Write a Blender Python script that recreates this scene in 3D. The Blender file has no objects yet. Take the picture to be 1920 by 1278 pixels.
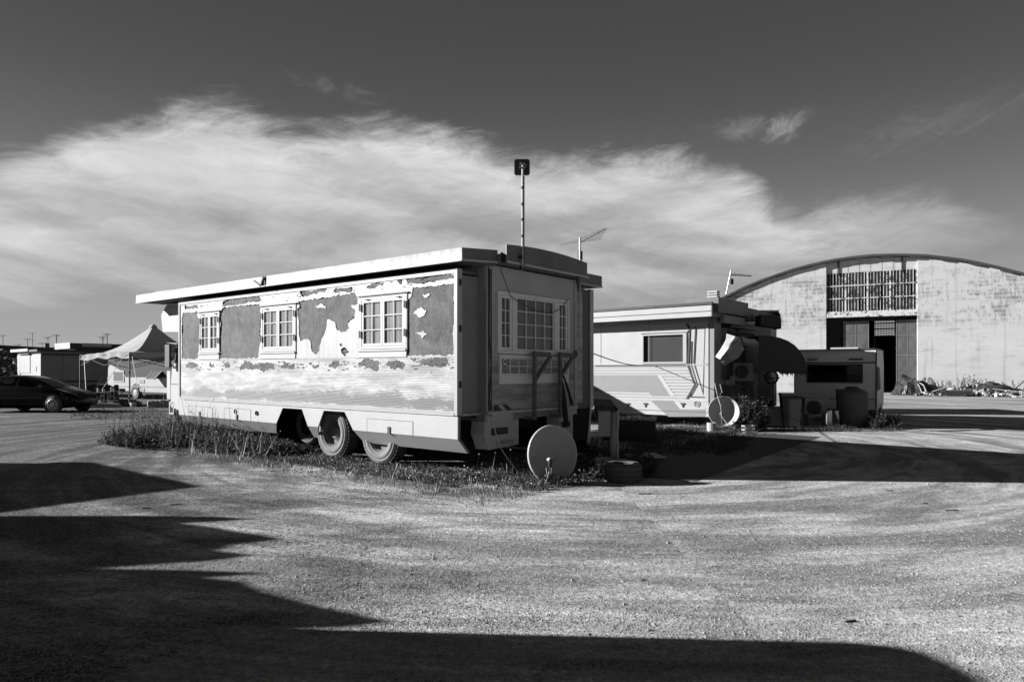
import bpy, math, random
from mathutils import Vector, Matrix, noise
random.seed(7)
R = math.radians
S = bpy.context.scene
COL = S.collection

# ------------------------------------------------------------------ camera
cam_d = bpy.data.cameras.new('camera')
cam = bpy.data.objects.new('camera', cam_d); COL.objects.link(cam)
cam.location = (0, 0, 1.6); cam.rotation_euler = (R(90), 0, 0)
cam_d.sensor_width = 36; cam_d.lens = 24; cam_d.shift_y = 57 / 1920
cam_d.clip_start = .05; cam_d.clip_end = 3000
S.camera = cam
S.view_settings.view_transform = 'Standard'; S.view_settings.look = 'None'
S.view_settings.gamma = 1; S.view_settings.use_curve_mapping = False
S.view_settings.exposure = 1.3
S.render.resolution_x = 1024; S.render.resolution_y = 681

# ------------------------------------------------------------------ sun
SUN_EL, SUN_AZ = R(20.3), R(-3.5)      # light travels towards +X
sd = bpy.data.lights.new('sun', 'SUN'); sd.energy = 5.0; sd.angle = R(.5); sd.color = (1, 1, 1)
sun = bpy.data.objects.new('sun', sd); COL.objects.link(sun)
LD = Vector((math.cos(SUN_AZ) * math.cos(SUN_EL), math.sin(SUN_AZ) * math.cos(SUN_EL), -math.sin(SUN_EL)))
sun.rotation_euler = LD.to_track_quat('-Z', 'Y').to_euler()
sun.location = (-30, 0, 12)

# ------------------------------------------------------------------ world
W = bpy.data.worlds.new('World'); S.world = W; W.use_nodes = True
nt = W.node_tree; nt.nodes.clear()
class NB:
    """small node building helper"""
    def __init__(s, nt): s.nt = nt
    def n(s, typ, **k):
        nd = s.nt.nodes.new(typ)
        for a, v in k.items(): setattr(nd, a, v)
        return nd
    def set(s, sock, v):
        if isinstance(v, bpy.types.NodeSocket): s.nt.links.new(v, sock)
        elif v is not None: sock.default_value = v
    def m(s, op, a, b=None, c=None, clamp=False):
        nd = s.n('ShaderNodeMath', operation=op); nd.use_clamp = clamp
        for i, v in enumerate((a, b, c)):
            if v is not None: s.set(nd.inputs[i], v)
        return nd.outputs[0]
    def xyz(s, v):
        nd = s.n('ShaderNodeSeparateXYZ'); s.set(nd.inputs[0], v); return nd.outputs
    def comb(s, x, y, z):
        nd = s.n('ShaderNodeCombineXYZ')
        for i, v in enumerate((x, y, z)): s.set(nd.inputs[i], v)
        return nd.outputs[0]
    def noise(s, vec, scale, detail=4, rough=.55, dist=0):
        nd = s.n('ShaderNodeTexNoise'); s.set(nd.inputs['Vector'], vec)
        nd.inputs['Scale'].default_value = scale; nd.inputs['Detail'].default_value = detail
        nd.inputs['Roughness'].default_value = rough; nd.inputs['Distortion'].default_value = dist
        return nd.outputs['Fac']
    def rng(s, v, a, b, c=0, d=1, smooth=True):
        nd = s.n('ShaderNodeMapRange'); nd.interpolation_type = 'SMOOTHSTEP' if smooth else 'LINEAR'
        s.set(nd.inputs[0], v)
        for i, q in enumerate((a, b, c, d)): s.set(nd.inputs[i + 1], q)
        return nd.outputs[0]
    def mix(s, f, a, b):
        nd = s.n('ShaderNodeMix', data_type='FLOAT')
        s.set(nd.inputs[0], f); s.set(nd.inputs[2], a); s.set(nd.inputs[3], b); return nd.outputs[0]
    def vmul(s, v, t):
        nd = s.n('ShaderNodeVectorMath', operation='MULTIPLY'); s.set(nd.inputs[0], v); nd.inputs[1].default_value = t
        return nd.outputs[0]
def px_az(px): return math.atan((px - 960) / 1280)
def px_el(px, py): return math.atan((696 - py) / 1280 * math.cos(px_az(px)))
b = NB(nt)
sky = b.n('ShaderNodeTexSky', sky_type='NISHITA'); sky.sun_disc = False
sky.sun_elevation = SUN_EL; sky.sun_rotation = R(270) - SUN_AZ
sky.air_density = 1.0; sky.dust_density = .6; sky.ozone_density = 1.5
gen = b.n('ShaderNodeTexCoord').outputs['Generated']
x, y, z = b.xyz(gen)
sr = b.n('ShaderNodeSeparateColor'); nt.links.new(sky.outputs[0], sr.inputs[0])
red = sr.outputs[0]                       # red filter black and white
az = b.m('ARCTAN2', x, y); el = b.m('ARCSINE', b.m('MINIMUM', b.m('MAXIMUM', z, -1.0), 1.0))
elu = b.m('MAXIMUM', el, 0.0)
# the outline of the big cloud bank, as elevation over azimuth
pts = [(-1500, 300), (-600, 330), (-200, 330), (0, 288), (100, 262), (200, 226), (300, 190), (380, 174), (440, 180), (510, 222), (600, 240), (700, 222),
       (800, 232), (880, 256), (960, 276), (1110, 272), (1220, 276), (1330, 312), (1395, 324), (1440, 376), (1500, 402), (1600, 376),
       (1700, 362), (1810, 384), (1920, 425), (2300, 500), (3200, 560)]
fc = b.n('ShaderNodeFloatCurve'); cu = fc.mapping.curves[0]
P = [(px_az(a) / math.pi * .5 + .5, px_el(a, c) / .8) for a, c in pts]
P = [(0.0, .12)] + P + [(1.0, .12)]
while len(cu.points) < len(P): cu.points.new(.5, .5)
for q, p in zip(cu.points, P): q.location = p; q.handle_type = 'AUTO'
fc.mapping.update()
azn = b.m('MULTIPLY_ADD', az, .5 / math.pi, .5)
b.set(fc.inputs[1], azn)
edge = b.m('MULTIPLY', fc.outputs[0], .8)
vc = b.comb(b.m('MULTIPLY_ADD', el, -.9, az), b.m('MULTIPLY', el, 2.6), 3.1)
vf = b.comb(b.m('MULTIPLY_ADD', el, .9, az), b.m('MULTIPLY', el, 3.4), 7.7)
n1 = b.noise(vc, 4.2, 8, .62, .6)
n2 = b.noise(vc, 13, 7, .68, 1.2)
n3 = b.noise(vf, 2.6, 5, .5, .35)
n4 = b.noise(b.comb(b.m('MULTIPLY_ADD', el, .6, az), b.m('MULTIPLY', el, 5.0), 1.0), 2.6, 5, .55, .5)
e2 = b.m('ADD', b.m('SUBTRACT', edge, el), b.m('MULTIPLY', b.m('SUBTRACT', n1, .5), .13))
e2 = b.m('ADD', e2, b.m('MULTIPLY', b.m('SUBTRACT', n2, .5), .045))
fan = b.noise(b.comb(b.m('MULTIPLY_ADD', el, 1.1, b.m('MULTIPLY', az, .8)), b.m('MULTIPLY', b.m('MULTIPLY_ADD', az, .32, el), 5.0), 4.0), 2.0, 6, .58, 1.2)
dens = b.m('MULTIPLY', b.rng(e2, -.012, .05), b.m('SUBTRACT', 1.0, b.m('MULTIPLY', b.rng(fan, .60, .44), b.rng(el, .18, .03, .0, .7))))
inner = b.m('ADD', b.m('MULTIPLY', n3, .4), b.m('ADD', b.m('MULTIPLY', n4, .42), b.m('MULTIPLY', fan, .18)))
inner = b.rng(inner, .39, .59, .56, 1.0)
depth = b.m('SUBTRACT', edge, el)                       # how far below the rim
rim = b.rng(depth, .02, .2, 1.06, .80)
low = b.rng(el, .0, .16, .74, 1.0)
cb = b.m('MULTIPLY', b.m('MULTIPLY', inner, rim), low)
cb = b.m('MULTIPLY', cb, b.mix(n2, .76, 1.26))
cb = b.m('MULTIPLY', cb, b.rng(az, .3, .58, 1.0, .60))
cb = b.m('MULTIPLY', cb, 2.75)
def blob(px, py, rw, rh, tilt, amp, nz, lo=.5, hi=.75):
    a0, e0 = px_az(px), px_el(px, py); rw /= 1280; rh /= 1280
    da = b.m('SUBTRACT', az, a0); de = b.m('SUBTRACT', el, e0)
    c, s = math.cos(tilt), math.sin(tilt)
    u = b.m('DIVIDE', b.m('ADD', b.m('MULTIPLY', da, c), b.m('MULTIPLY', de, s)), rw)
    v = b.m('DIVIDE', b.m('SUBTRACT', b.m('MULTIPLY', de, c), b.m('MULTIPLY', da, s)), rh)
    r2 = b.m('ADD', b.m('MULTIPLY', u, u), b.m('MULTIPLY', v, v))
    g = b.m('EXPONENT', b.m('MULTIPLY', r2, -1.0))
    return b.m('MULTIPLY', b.rng(b.m('MULTIPLY', b.m('SQRT', g), nz), lo * .62, hi * .8), amp)
nw = b.noise(b.comb(az, b.m('MULTIPLY', el, 1.7), 5.0), 17, 8, .68, 1.6)
ns = b.noise(b.comb(b.m('MULTIPLY_ADD', el, -1.6, az), b.m('MULTIPLY', b.m('MULTIPLY_ADD', az, -.45, el), 9.0), 2.0), 6, 6, .6, .5)
w1 = blob(1395, 240, 72, 24, R(-3), .75, b.m('ADD', nw, .06), .5, .95)
w1b = blob(1472, 238, 50, 26, R(18), .85, b.m('ADD', nw, .09), .5, .95)
w2 = blob(1760, 228, 190, 45, R(8), .28, b.m('ADD', b.m('MULTIPLY', ns, .45), b.m('MULTIPLY', nw, .6)), .55, .95)
w3 = blob(630, 165, 120, 20, R(-8), .25, nw, .55, .9)
gc = b.n('ShaderNodeFloatCurve'); cg = gc.mapping.curves[0]
GP = [(0, 1.5), (.06, 1.25), (.12, .85), (.2, .46), (.26, .32), (.34, .26), (.6, .17), (1, .12)]
while len(cg.points) < len(GP): cg.points.new(.5, .5)
for q, p in zip(cg.points, GP): q.location = p
gc.mapping.update(); b.set(gc.inputs[1], b.m('DIVIDE', elu, 1.6))
# polarised red filter: only a little of the sky's own brightening towards the sun is left
base = b.m('MULTIPLY', gc.outputs[0], b.m('MULTIPLY_ADD', b.m('MINIMUM', red, 3.0), .10, .84))
# the sky dome plus the thin wisps
clear = b.m('ADD', base, b.m('ADD', b.m('ADD', w1, w1b), b.m('ADD', w2, w3)))
val = b.mix(dens, clear, b.m('MAXIMUM', cb, clear))
cc = b.n('ShaderNodeCombineColor')
for i in range(3): nt.links.new(val, cc.inputs[i])
bg = b.n('ShaderNodeBackground'); nt.links.new(cc.outputs[0], bg.inputs[0]); bg.inputs[1].default_value = .1
wo = b.n('ShaderNodeOutputWorld'); nt.links.new(bg.outputs[0], wo.inputs[0])

# ------------------------------------------------------------------ materials (all grey: the photograph is black and white)
def mat_base(name):
    m = bpy.data.materials.new(name); m.use_nodes = True
    t = m.node_tree; p = t.nodes['Principled BSDF']; return m, NB(t), p
def setcol(nb, p, v):
    if isinstance(v, (int, float)): p.inputs['Base Color'].default_value = (v, v, v, 1)
    else:
        c = nb.n('ShaderNodeCombineColor')
        for i in range(3): nb.nt.links.new(v, c.inputs[i])
        nb.nt.links.new(c.outputs[0], p.inputs['Base Color'])
def bump(nb, p, h, strength=.4, dist=.01):
    bn = nb.n('ShaderNodeBump'); bn.inputs['Strength'].default_value = strength; bn.inputs['Distance'].default_value = dist
    nb.set(bn.inputs['Height'], h); nb.nt.links.new(bn.outputs[0], p.inputs['Normal'])
def grey(name, v, rough=.6, var=.15, scale=3, metal=0, bmp=0, stretch=(1, 1, 1), spec=.4, fine=0):
    """painted or plain surface: blotches, streaks and fine grain"""
    m, nb, p = mat_base(name)
    o = nb.n('ShaderNodeTexCoord').outputs['Object']
    vec = nb.vmul(o, stretch)
    n1 = nb.noise(vec, scale, 6, .6, .3)
    n2 = nb.noise(vec, scale * 9, 4, .6)
    k = nb.m('ADD', nb.m('MULTIPLY', nb.m('SUBTRACT', n1, .5), 3.2 * var), nb.m('MULTIPLY', nb.m('SUBTRACT', n2, .5), 1.2 * var + fine))
    setcol(nb, p, nb.m('MULTIPLY', nb.m('MAXIMUM', nb.m('ADD', k, 1.0), .1), v))
    p.inputs['Roughness'].default_value = rough; p.inputs['Metallic'].default_value = metal
    p.inputs['Specular IOR Level'].default_value = spec
    if bmp: bump(nb, p, n2, bmp, .01)
    return m
M = {}
M['white'] = grey('white_paint', .315, .45, .1, 1.5)
M['fascia'] = M['trim0'] = grey('fascia_paint', .25, .5, .22, 1.7, stretch=(1, 1, 2.2))
M['trim'] = grey('trim_metal', .31, .35, .07, 3)
M['soffit'] = grey('soffit_board', .12, .8, .2, 2)
M['dark'] = grey('dark_metal', .022, .55, .3, 3)
M['black'] = grey('black_plastic', .02, .5, .2, 4)
M['rubber'] = grey('rubber_side', .07, .85, .35, 5, bmp=.3)
M['dusty'] = grey('dusty_rubber', .13, .9, .3, 4, bmp=.3)
M['tread'] = grey('rubber_tread', .045, .85, .3, 6)
M['steel'] = grey('galvanised_steel', .34, .4, .25, 8, metal=.3)
M['rust'] = grey('rusty_bracket', .1, .8, .4, 9, bmp=.3)
M['curtain'] = grey('curtain_cloth', .5, .9, .08, 6)
M['dimcurtain'] = grey('grey_curtain', .6, .9, .12, 6)
M['blind'] = grey('slatted_blind', .13, .8, .12, 5)
M['shed'] = grey('shade_grey_wall', .2, .6, .18, 1.2)
M['inner'] = grey('slide_out_return', .09, .6, .2, 1)
M['rear'] = grey('rear_wall_paint', .36, .55, .16, 1.6)
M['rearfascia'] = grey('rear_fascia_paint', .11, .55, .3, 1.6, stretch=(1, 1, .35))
M['rearframe'] = grey('rear_window_frame', .6, .5, .08, 3)
M['fabric'] = grey('tent_fabric', .34, .8, .1, 1.5)
M['tentdark'] = grey('canopy_cloth_and_shade', .035, .85, .25, 2)
M['concrete'] = grey('rough_concrete', .2, .9, .25, 5, bmp=.5)
M['dish'] = grey('dish_paint', .2, .5, .07, 5)
M['dishlight'] = grey('dish_paint_light', .42, .5, .07, 5)
M['mid'] = grey('mid_grey_paint', .17, .55, .12, 2)
M['midlight'] = grey('pale_grey_paint', .33, .55, .12, 2)
M['lowpaint'] = grey('caravan_grey_paint', .16, .5, .12, 2.5)
M['door'] = grey('door_sheet_metal', .075, .7, .22, .9, bmp=.1)
M['earthpile'] = grey('rubble_dark', .035, .95, .5, 3, bmp=.6)
M['rag'] = grey('dark_shadow_caster', .02, .8, .6, 1.6)
M['foliage'] = grey('dark_foliage', .045, .8, .5, 2)
M['weed'] = grey('weed_leaves', .045, .8, .6, 3)
M['weedlight'] = grey('pale_weed_leaves', .1, .8, .6, 5)
M['straw'] = grey('dry_stems', .3, .8, .3, 5)
M['flower'] = grey('weed_flowers', .55, .8, .1, 5)
M['stone'] = grey('loose_stones', .24, .9, .4, 12)
M['carpaint'] = grey('car_paint', .003, .2, .05, 2, spec=.18)
M['roofedge'] = grey('hangar_roof_edge', .04, .8, .3, 1)
M['under'] = grey('underbody', .008, .9, .2, 3)
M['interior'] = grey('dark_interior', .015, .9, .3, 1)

def glass(name, refl=.16, rough=.02, tint=.8):
    m, nb, p = mat_base(name); nb.nt.nodes.remove(p)
    t = nb.n('ShaderNodeBsdfTransparent'); t.inputs[0].default_value = (tint, tint, tint, 1)
    g = nb.n('ShaderNodeBsdfGlossy'); g.inputs['Roughness'].default_value = rough
    fr = nb.n('ShaderNodeLayerWeight'); fr.inputs[0].default_value = .5
    f = nb.m('MINIMUM', nb.m('ADD', nb.m('MULTIPLY', nb.m('POWER', fr.outputs['Facing'], 4.0), .7), refl), 1.0)
    mx = nb.n('ShaderNodeMixShader'); nb.set(mx.inputs[0], f)
    nb.nt.links.new(t.outputs[0], mx.inputs[1]); nb.nt.links.new(g.outputs[0], mx.inputs[2])
    nb.nt.links.new(mx.outputs[0], nb.nt.nodes['Material Output'].inputs[0]); return m
M['glass'] = glass('window_glass', .03)
M['tinted'] = glass('tinted_glass', .02, .03, .25)

def m_board():
    m, nb, p = mat_base('bare_board')
    o = nb.n('ShaderNodeTexCoord').outputs['Object']
    n1 = nb.noise(o, 1.7, 6, .6, 1.0); n2 = nb.noise(o, 26, 5, .7)
    # sanding swirls: rings round wandering centres
    vo = nb.n('ShaderNodeTexVoronoi'); nb.set(vo.inputs['Vector'], nb.vmul(o, (1, 0, 1))); vo.inputs['Scale'].default_value = .95
    sw = nb.m('SINE', nb.m('MULTIPLY', vo.outputs['Distance'], 34))
    v = nb.m('ADD', nb.m('MULTIPLY', nb.m('SUBTRACT', n1, .5), .13), nb.m('MULTIPLY', nb.m('SUBTRACT', n2, .5), .14))
    v = nb.m('ADD', v, nb.m('MULTIPLY', nb.m('SUBTRACT', nb.noise(nb.vmul(o, (1.4, 1, .8)), 6, 6, .75, 1.0), .5), .13))
    v = nb.m('ADD', v, nb.m('MULTIPLY', nb.m('MULTIPLY', sw, n1), .014))
    sp = nb.noise(o, 60, 3, .8)
    v = nb.m('ADD', v, nb.m('MULTIPLY', nb.rng(sp, .62, .68), .10))
    setcol(nb, p, nb.m('MAXIMUM', nb.m('ADD', v, .062), .018)); p.inputs['Roughness'].default_value = .85
    bump(nb, p, n2, .5, .006); return m
M['board'] = m_board()
def m_skin():
    m, nb, p = mat_base('old_white_paint')
    o = nb.n('ShaderNodeTexCoord').outputs['Object']
    n1 = nb.noise(o, 1.3, 5, .55, .5); st = nb.noise(nb.vmul(o, (6, 6, .5)), 2.2, 5, .6, .2); n2 = nb.noise(o, 30, 4, .7)
    v = nb.m('ADD', nb.m('MULTIPLY', n1, .22), nb.m('ADD', nb.m('MULTIPLY', st, .26), nb.m('MULTIPLY', nb.m('SUBTRACT', n2, .5), .10)))
    v = nb.m('MULTIPLY', nb.m('ADD', v, .06), .83)
    chip = nb.rng(nb.m('ADD', nb.noise(nb.vmul(o, (1, 1, 1.6)), 9, 8, .72), nb.m('MULTIPLY', n2, .05)), .705, .72)
    setcol(nb, p, nb.mix(chip, v, .08)); p.inputs['Roughness'].default_value = .55
    bump(nb, p, n2, .2, .004); return m
M['skin'] = m_skin()
def m_siding(name, lo, hi, band, base_dark):
    m, nb, p = mat_base(name)
    o = nb.n('ShaderNodeTexCoord').outputs['Object']; X, Y, Z = nb.xyz(o)
    s = nb.vmul(o, (.7, .7, 3.2))
    n1 = nb.noise(s, 1.6, 7, .65, .5); n2 = nb.noise(nb.vmul(o, (1, 1, 9)), 7, 6, .7); n3 = nb.noise(o, 34, 4, .75); n4 = nb.noise(nb.vmul(o, (1, 1, 2.0)), 1.1, 5, .6, .4)
    k = nb.rng(nb.m('ADD', nb.m('MULTIPLY', n1, .7), nb.m('MULTIPLY', n2, .3)), .40, .60)
    v = nb.mix(k, lo, hi)
    if band:
        g = nb.m('ABSOLUTE', nb.m('SUBTRACT', Z, nb.m('MULTIPLY_ADD', X, .004, 1.115)))
        q = nb.m('SUBTRACT', nb.m('ADD', nb.m('MULTIPLY', nb.m('SUBTRACT', n2, .5), .45), nb.m('MULTIPLY', nb.m('SUBTRACT', n4, .5), .55)), nb.m('MULTIPLY', g, .85))
        q = nb.m('ADD', q, nb.m('MULTIPLY', nb.m('SUBTRACT', n3, .5), .2))
        v = nb.mix(nb.m('MULTIPLY', nb.rng(q, -.125, -.055), .95), v, base_dark)
    ch = nb.rng(nb.m('ADD', nb.m('MULTIPLY', n2, .5), nb.m('MULTIPLY', n3, .5)), .62, .66)
    v = nb.mix(ch, v, base_dark)
    rib = nb.m('SINE', nb.m('MULTIPLY', Z, 2 * math.pi / .035))
    setcol(nb, p, v); p.inputs['Roughness'].default_value = .55
    return m
M['siding'] = m_siding('weathered_siding', .16, .33, True, .075)
M['rearsiding'] = m_siding('rear_siding', .2, .38, False, .11)

def m_car2():
    m, nb, p = mat_base('smooth_siding_paint')
    o = nb.n('ShaderNodeTexCoord').outputs['Object']; X, Y, Z = nb.xyz(o)
    n1 = nb.noise(nb.vmul(o, (.5, 1, 3)), 1.3, 5, .6)
    setcol(nb, p, nb.m('ADD', nb.m('MULTIPLY', n1, .1), .26)); p.inputs['Roughness'].default_value = .45
    return m
M['siding2'] = m_car2()

def m_ground():
    m, nb, p = mat_base('gravel_yard')
    o = nb.n('ShaderNodeTexCoord').outputs['Object']; X, Y, Z = nb.xyz(o)
    big = nb.noise(nb.vmul(o, (.55, 1.0, 1)), .55, 6, .6, .8)
    med = nb.noise(nb.vmul(o, (.7, 1.5, 1)), 2.2, 6, .65, .6)
    fine = nb.noise(o, 55, 3, .7); mid2 = nb.noise(o, 14, 5, .7)
    vo = nb.n('ShaderNodeTexVoronoi'); nb.set(vo.inputs['Vector'], o); vo.inputs['Scale'].default_value = 75
    vo2 = nb.n('ShaderNodeTexVoronoi'); nb.set(vo2.inputs['Vector'], o); vo2.inputs['Scale'].default_value = 33
    sc = nb.n('ShaderNodeSeparateColor'); nb.nt.links.new(vo.outputs['Color'], sc.inputs[0])
    # compacted pale dirt on the right, looser dark gravel on the left
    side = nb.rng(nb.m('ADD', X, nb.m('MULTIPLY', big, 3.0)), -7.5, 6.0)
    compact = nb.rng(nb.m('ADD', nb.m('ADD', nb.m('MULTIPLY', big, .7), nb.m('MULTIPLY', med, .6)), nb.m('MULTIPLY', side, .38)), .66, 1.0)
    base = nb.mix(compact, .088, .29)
    spk = nb.mix(compact, 1.15, .5)
    k = nb.m('ADD', nb.m('MULTIPLY', nb.m('SUBTRACT', sc.outputs[0], .45), .95), nb.m('MULTIPLY', nb.m('SUBTRACT', fine, .5), 1.5))
    k = nb.m('ADD', k, nb.m('MULTIPLY', nb.m('SUBTRACT', mid2, .5), .9))
    g3 = nb.noise(o, 24, 2, .75); g4 = nb.noise(nb.vmul(o, (1, 1.4, 1)), 9, 3, .8)
    k = nb.m('ADD', k, nb.m('ADD', nb.m('MULTIPLY', nb.m('SUBTRACT', g3, .5), 3.2), nb.m('MULTIPLY', nb.m('SUBTRACT', g4, .5), 1.6)))
    v = nb.m('MULTIPLY', base, nb.m('MAXIMUM', nb.m('ADD', nb.m('MULTIPLY', k, spk), 1.0), .15))
    # worn tyre tracks: long curved light and dark lanes
    tr = nb.noise(nb.vmul(o, (.12, 1.0, 1)), 1.4, 4, .5, .25)
    v = nb.m('MULTIPLY', v, nb.rng(tr, .38, .64, .92, 1.08))
    # lanes worn by vehicles turning round the caravan
    dx = nb.m('SUBTRACT', X, 1.5); dy = nb.m('SUBTRACT', Y, 15.0)
    rad = nb.m('SQRT', nb.m('ADD', nb.m('MULTIPLY', dx, dx), nb.m('MULTIPLY', dy, dy))); th = nb.m('ARCTAN2', dx, dy)
    ln = nb.noise(nb.comb(rad, nb.m('MULTIPLY', th, 1.6), .7), 1.9, 5, .6, .5); ln2 = nb.noise(nb.comb(nb.m('MULTIPLY', rad, 1.0), nb.m('MULTIPLY', th, 3.0), 3.7), 6.5, 4, .6, .3)
    v = nb.m('MULTIPLY', v, nb.m('MULTIPLY', nb.rng(ln, .40, .62, .64, 1.38), nb.rng(ln2, .36, .66, .88, 1.14)))
    fl = nb.noise(nb.comb(rad, nb.m('MULTIPLY', th, 1.2), 9.0), 34, 2, .5, .1); fm = nb.rng(nb.noise(nb.comb(nb.m('MULTIPLY', rad, 1.3), nb.m('MULTIPLY', th, 2.0), 5.0), 1.3, 3, .5), .52, .62)
    v = nb.m('MULTIPLY', v, nb.m('ADD', 1.0, nb.m('MULTIPLY', fm, nb.m('MULTIPLY', nb.m('SUBTRACT', fl, .5), .9))))
    pale = nb.rng(nb.noise(nb.vmul(o, (.5, 1.1, 1)), 1.1, 6, .65, 1.0), .56, .68)
    v = nb.m('MULTIPLY', v, nb.m('MULTIPLY_ADD', pale, .42, .94))
    setcol(nb, p, v); p.inputs['Roughness'].default_value = .95; p.inputs['Specular IOR Level'].default_value = .15
    h = nb.m('MULTIPLY', nb.m('SUBTRACT', 1.0, nb.m('MINIMUM', nb.m('MULTIPLY', vo.outputs['Distance'], 1.7), 1.0)), sc.outputs[1])
    h = nb.m('ADD', nb.m('MULTIPLY', h, .55), nb.m('MULTIPLY', nb.m('MULTIPLY', nb.m('SUBTRACT', 1.0, nb.m('MINIMUM', nb.m('MULTIPLY', vo2.outputs['Distance'], 1.9), 1.0)), nb.rng(mid2, .5, .7)), .9))
    h = nb.m('MULTIPLY', h, nb.mix(compact, 1.0, .22))
    h = nb.m('ADD', h, nb.m('MULTIPLY', mid2, .8))
    bump(nb, p, h, 1.0, .022); return m
M['ground'] = m_ground()
def m_groundshade():  # near-black ground colour standing for a patch of shadow
    m, nb, p = mat_base('painted_ground_shade')
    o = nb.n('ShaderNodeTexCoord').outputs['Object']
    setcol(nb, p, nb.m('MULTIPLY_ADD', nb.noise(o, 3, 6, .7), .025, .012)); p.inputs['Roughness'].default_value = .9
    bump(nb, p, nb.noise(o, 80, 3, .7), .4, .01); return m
M['groundshade'] = m_groundshade()
def m_fascia():
    m, nb, p = mat_base('stained_fascia')
    o = nb.n('ShaderNodeTexCoord').outputs['Object']; X, Y, Z = nb.xyz(o)
    st = nb.noise(nb.vmul(o, (3.2, 1, .35)), 3.0, 6, .7, .2); bl = nb.noise(nb.vmul(o, (.8, 1, 1)), 2.2, 6, .7, .4); fn = nb.noise(o, 28, 4, .75)
    top = nb.rng(nb.m('SUBTRACT', Z, nb.m('MULTIPLY', X, -.0081)), 3.33, 3.42)
    d = nb.m('MULTIPLY', nb.rng(nb.m('ADD', st, nb.m('MULTIPLY', top, .12)), .52, .72), .45)
    c = nb.rng(nb.m('ADD', nb.m('MULTIPLY', bl, .6), nb.m('MULTIPLY', fn, .4)), .60, .64)
    v = nb.m('MULTIPLY', nb.mix(bl, .25, .33), nb.m('SUBTRACT', 1.0, d)); v = nb.mix(c, v, .11)
    setcol(nb, p, v); p.inputs['Roughness'].default_value = .6; bump(nb, p, fn, .3, .006); return m
M['fascia'] = m_fascia()
M['palecaravan'] = grey('pale_caravan_paint', .5, .5, .12, 2)
M['shadepaint'] = grey('shade_darkened_paint', .07, .7, .3, 2)  # base colour darkened to deepen the shade at the caravan rear, bins and tank
def m_plaster():
    m, nb, p = mat_base('stained_plaster')
    o = nb.n('ShaderNodeTexCoord').outputs['Object']; X, Y, Z = nb.xyz(o)
    row = nb.m('FRACT', nb.m('DIVIDE', Z, .30)); rj = nb.rng(nb.m('ABSOLUTE', nb.m('SUBTRACT', row, .5)), .2, .5)
    n1 = nb.noise(nb.vmul(o, (.45, 1, 1.3)), .6, 5, .6, .6); n2 = nb.noise(nb.vmul(o, (1, 1, .35)), 4.5, 6, .75, .4); n3 = nb.noise(o, 14, 5, .75)
    hb = nb.m('MULTIPLY', nb.rng(Z, 4.4, 5.6), nb.rng(Z, 9.6, 8.2))          # grime lies in the upper courses
    g = nb.m('MULTIPLY', hb, nb.rng(nb.m('ADD', nb.m('MULTIPLY', n1, .55), nb.m('MULTIPLY', n2, .5)), .47, .62))
    g = nb.m('MULTIPLY', g, nb.mix(rj, 1.0, .45))
    lowg = nb.m('MULTIPLY', nb.rng(nb.noise(nb.vmul(o, (.6, 1, 2.5)), 1.1, 6, .7), .5, .7), .25)
    v = nb.mix(n3, .35, .49); v = nb.m('MULTIPLY', v, nb.mix(n1, .86, 1.12))
    v = nb.m('MULTIPLY', v, nb.m('SUBTRACT', 1.0, nb.m('MULTIPLY', g, .62)))
    run = nb.rng(nb.noise(nb.vmul(o, (2.2, 1, .12)), 1.6, 5, .6), .54, .7)
    v = nb.m('MULTIPLY', v, nb.m('SUBTRACT', 1.0, nb.m('MULTIPLY', run, .22)))
    v = nb.m('MULTIPLY', v, nb.m('SUBTRACT', 1.0, lowg))
    setcol(nb, p, v); p.inputs['Roughness'].default_value = .9
    bump(nb, p, nb.m('ADD', n3, nb.m('MULTIPLY', rj, -.06)), .3, .02); return m
M['plaster'] = m_plaster()
def m_flaky():
    m, nb, p = mat_base('flaking_white_paint')
    o = nb.n('ShaderNodeTexCoord').outputs['Object']
    n = nb.noise(nb.vmul(o, (1, 1, 1)), 3.1, 7, .75)
    setcol(nb, p, nb.mix(nb.rng(n, .52, .56), .48, .06)); p.inputs['Roughness'].default_value = .7; return m
M['flaky'] = m_flaky()

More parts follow.
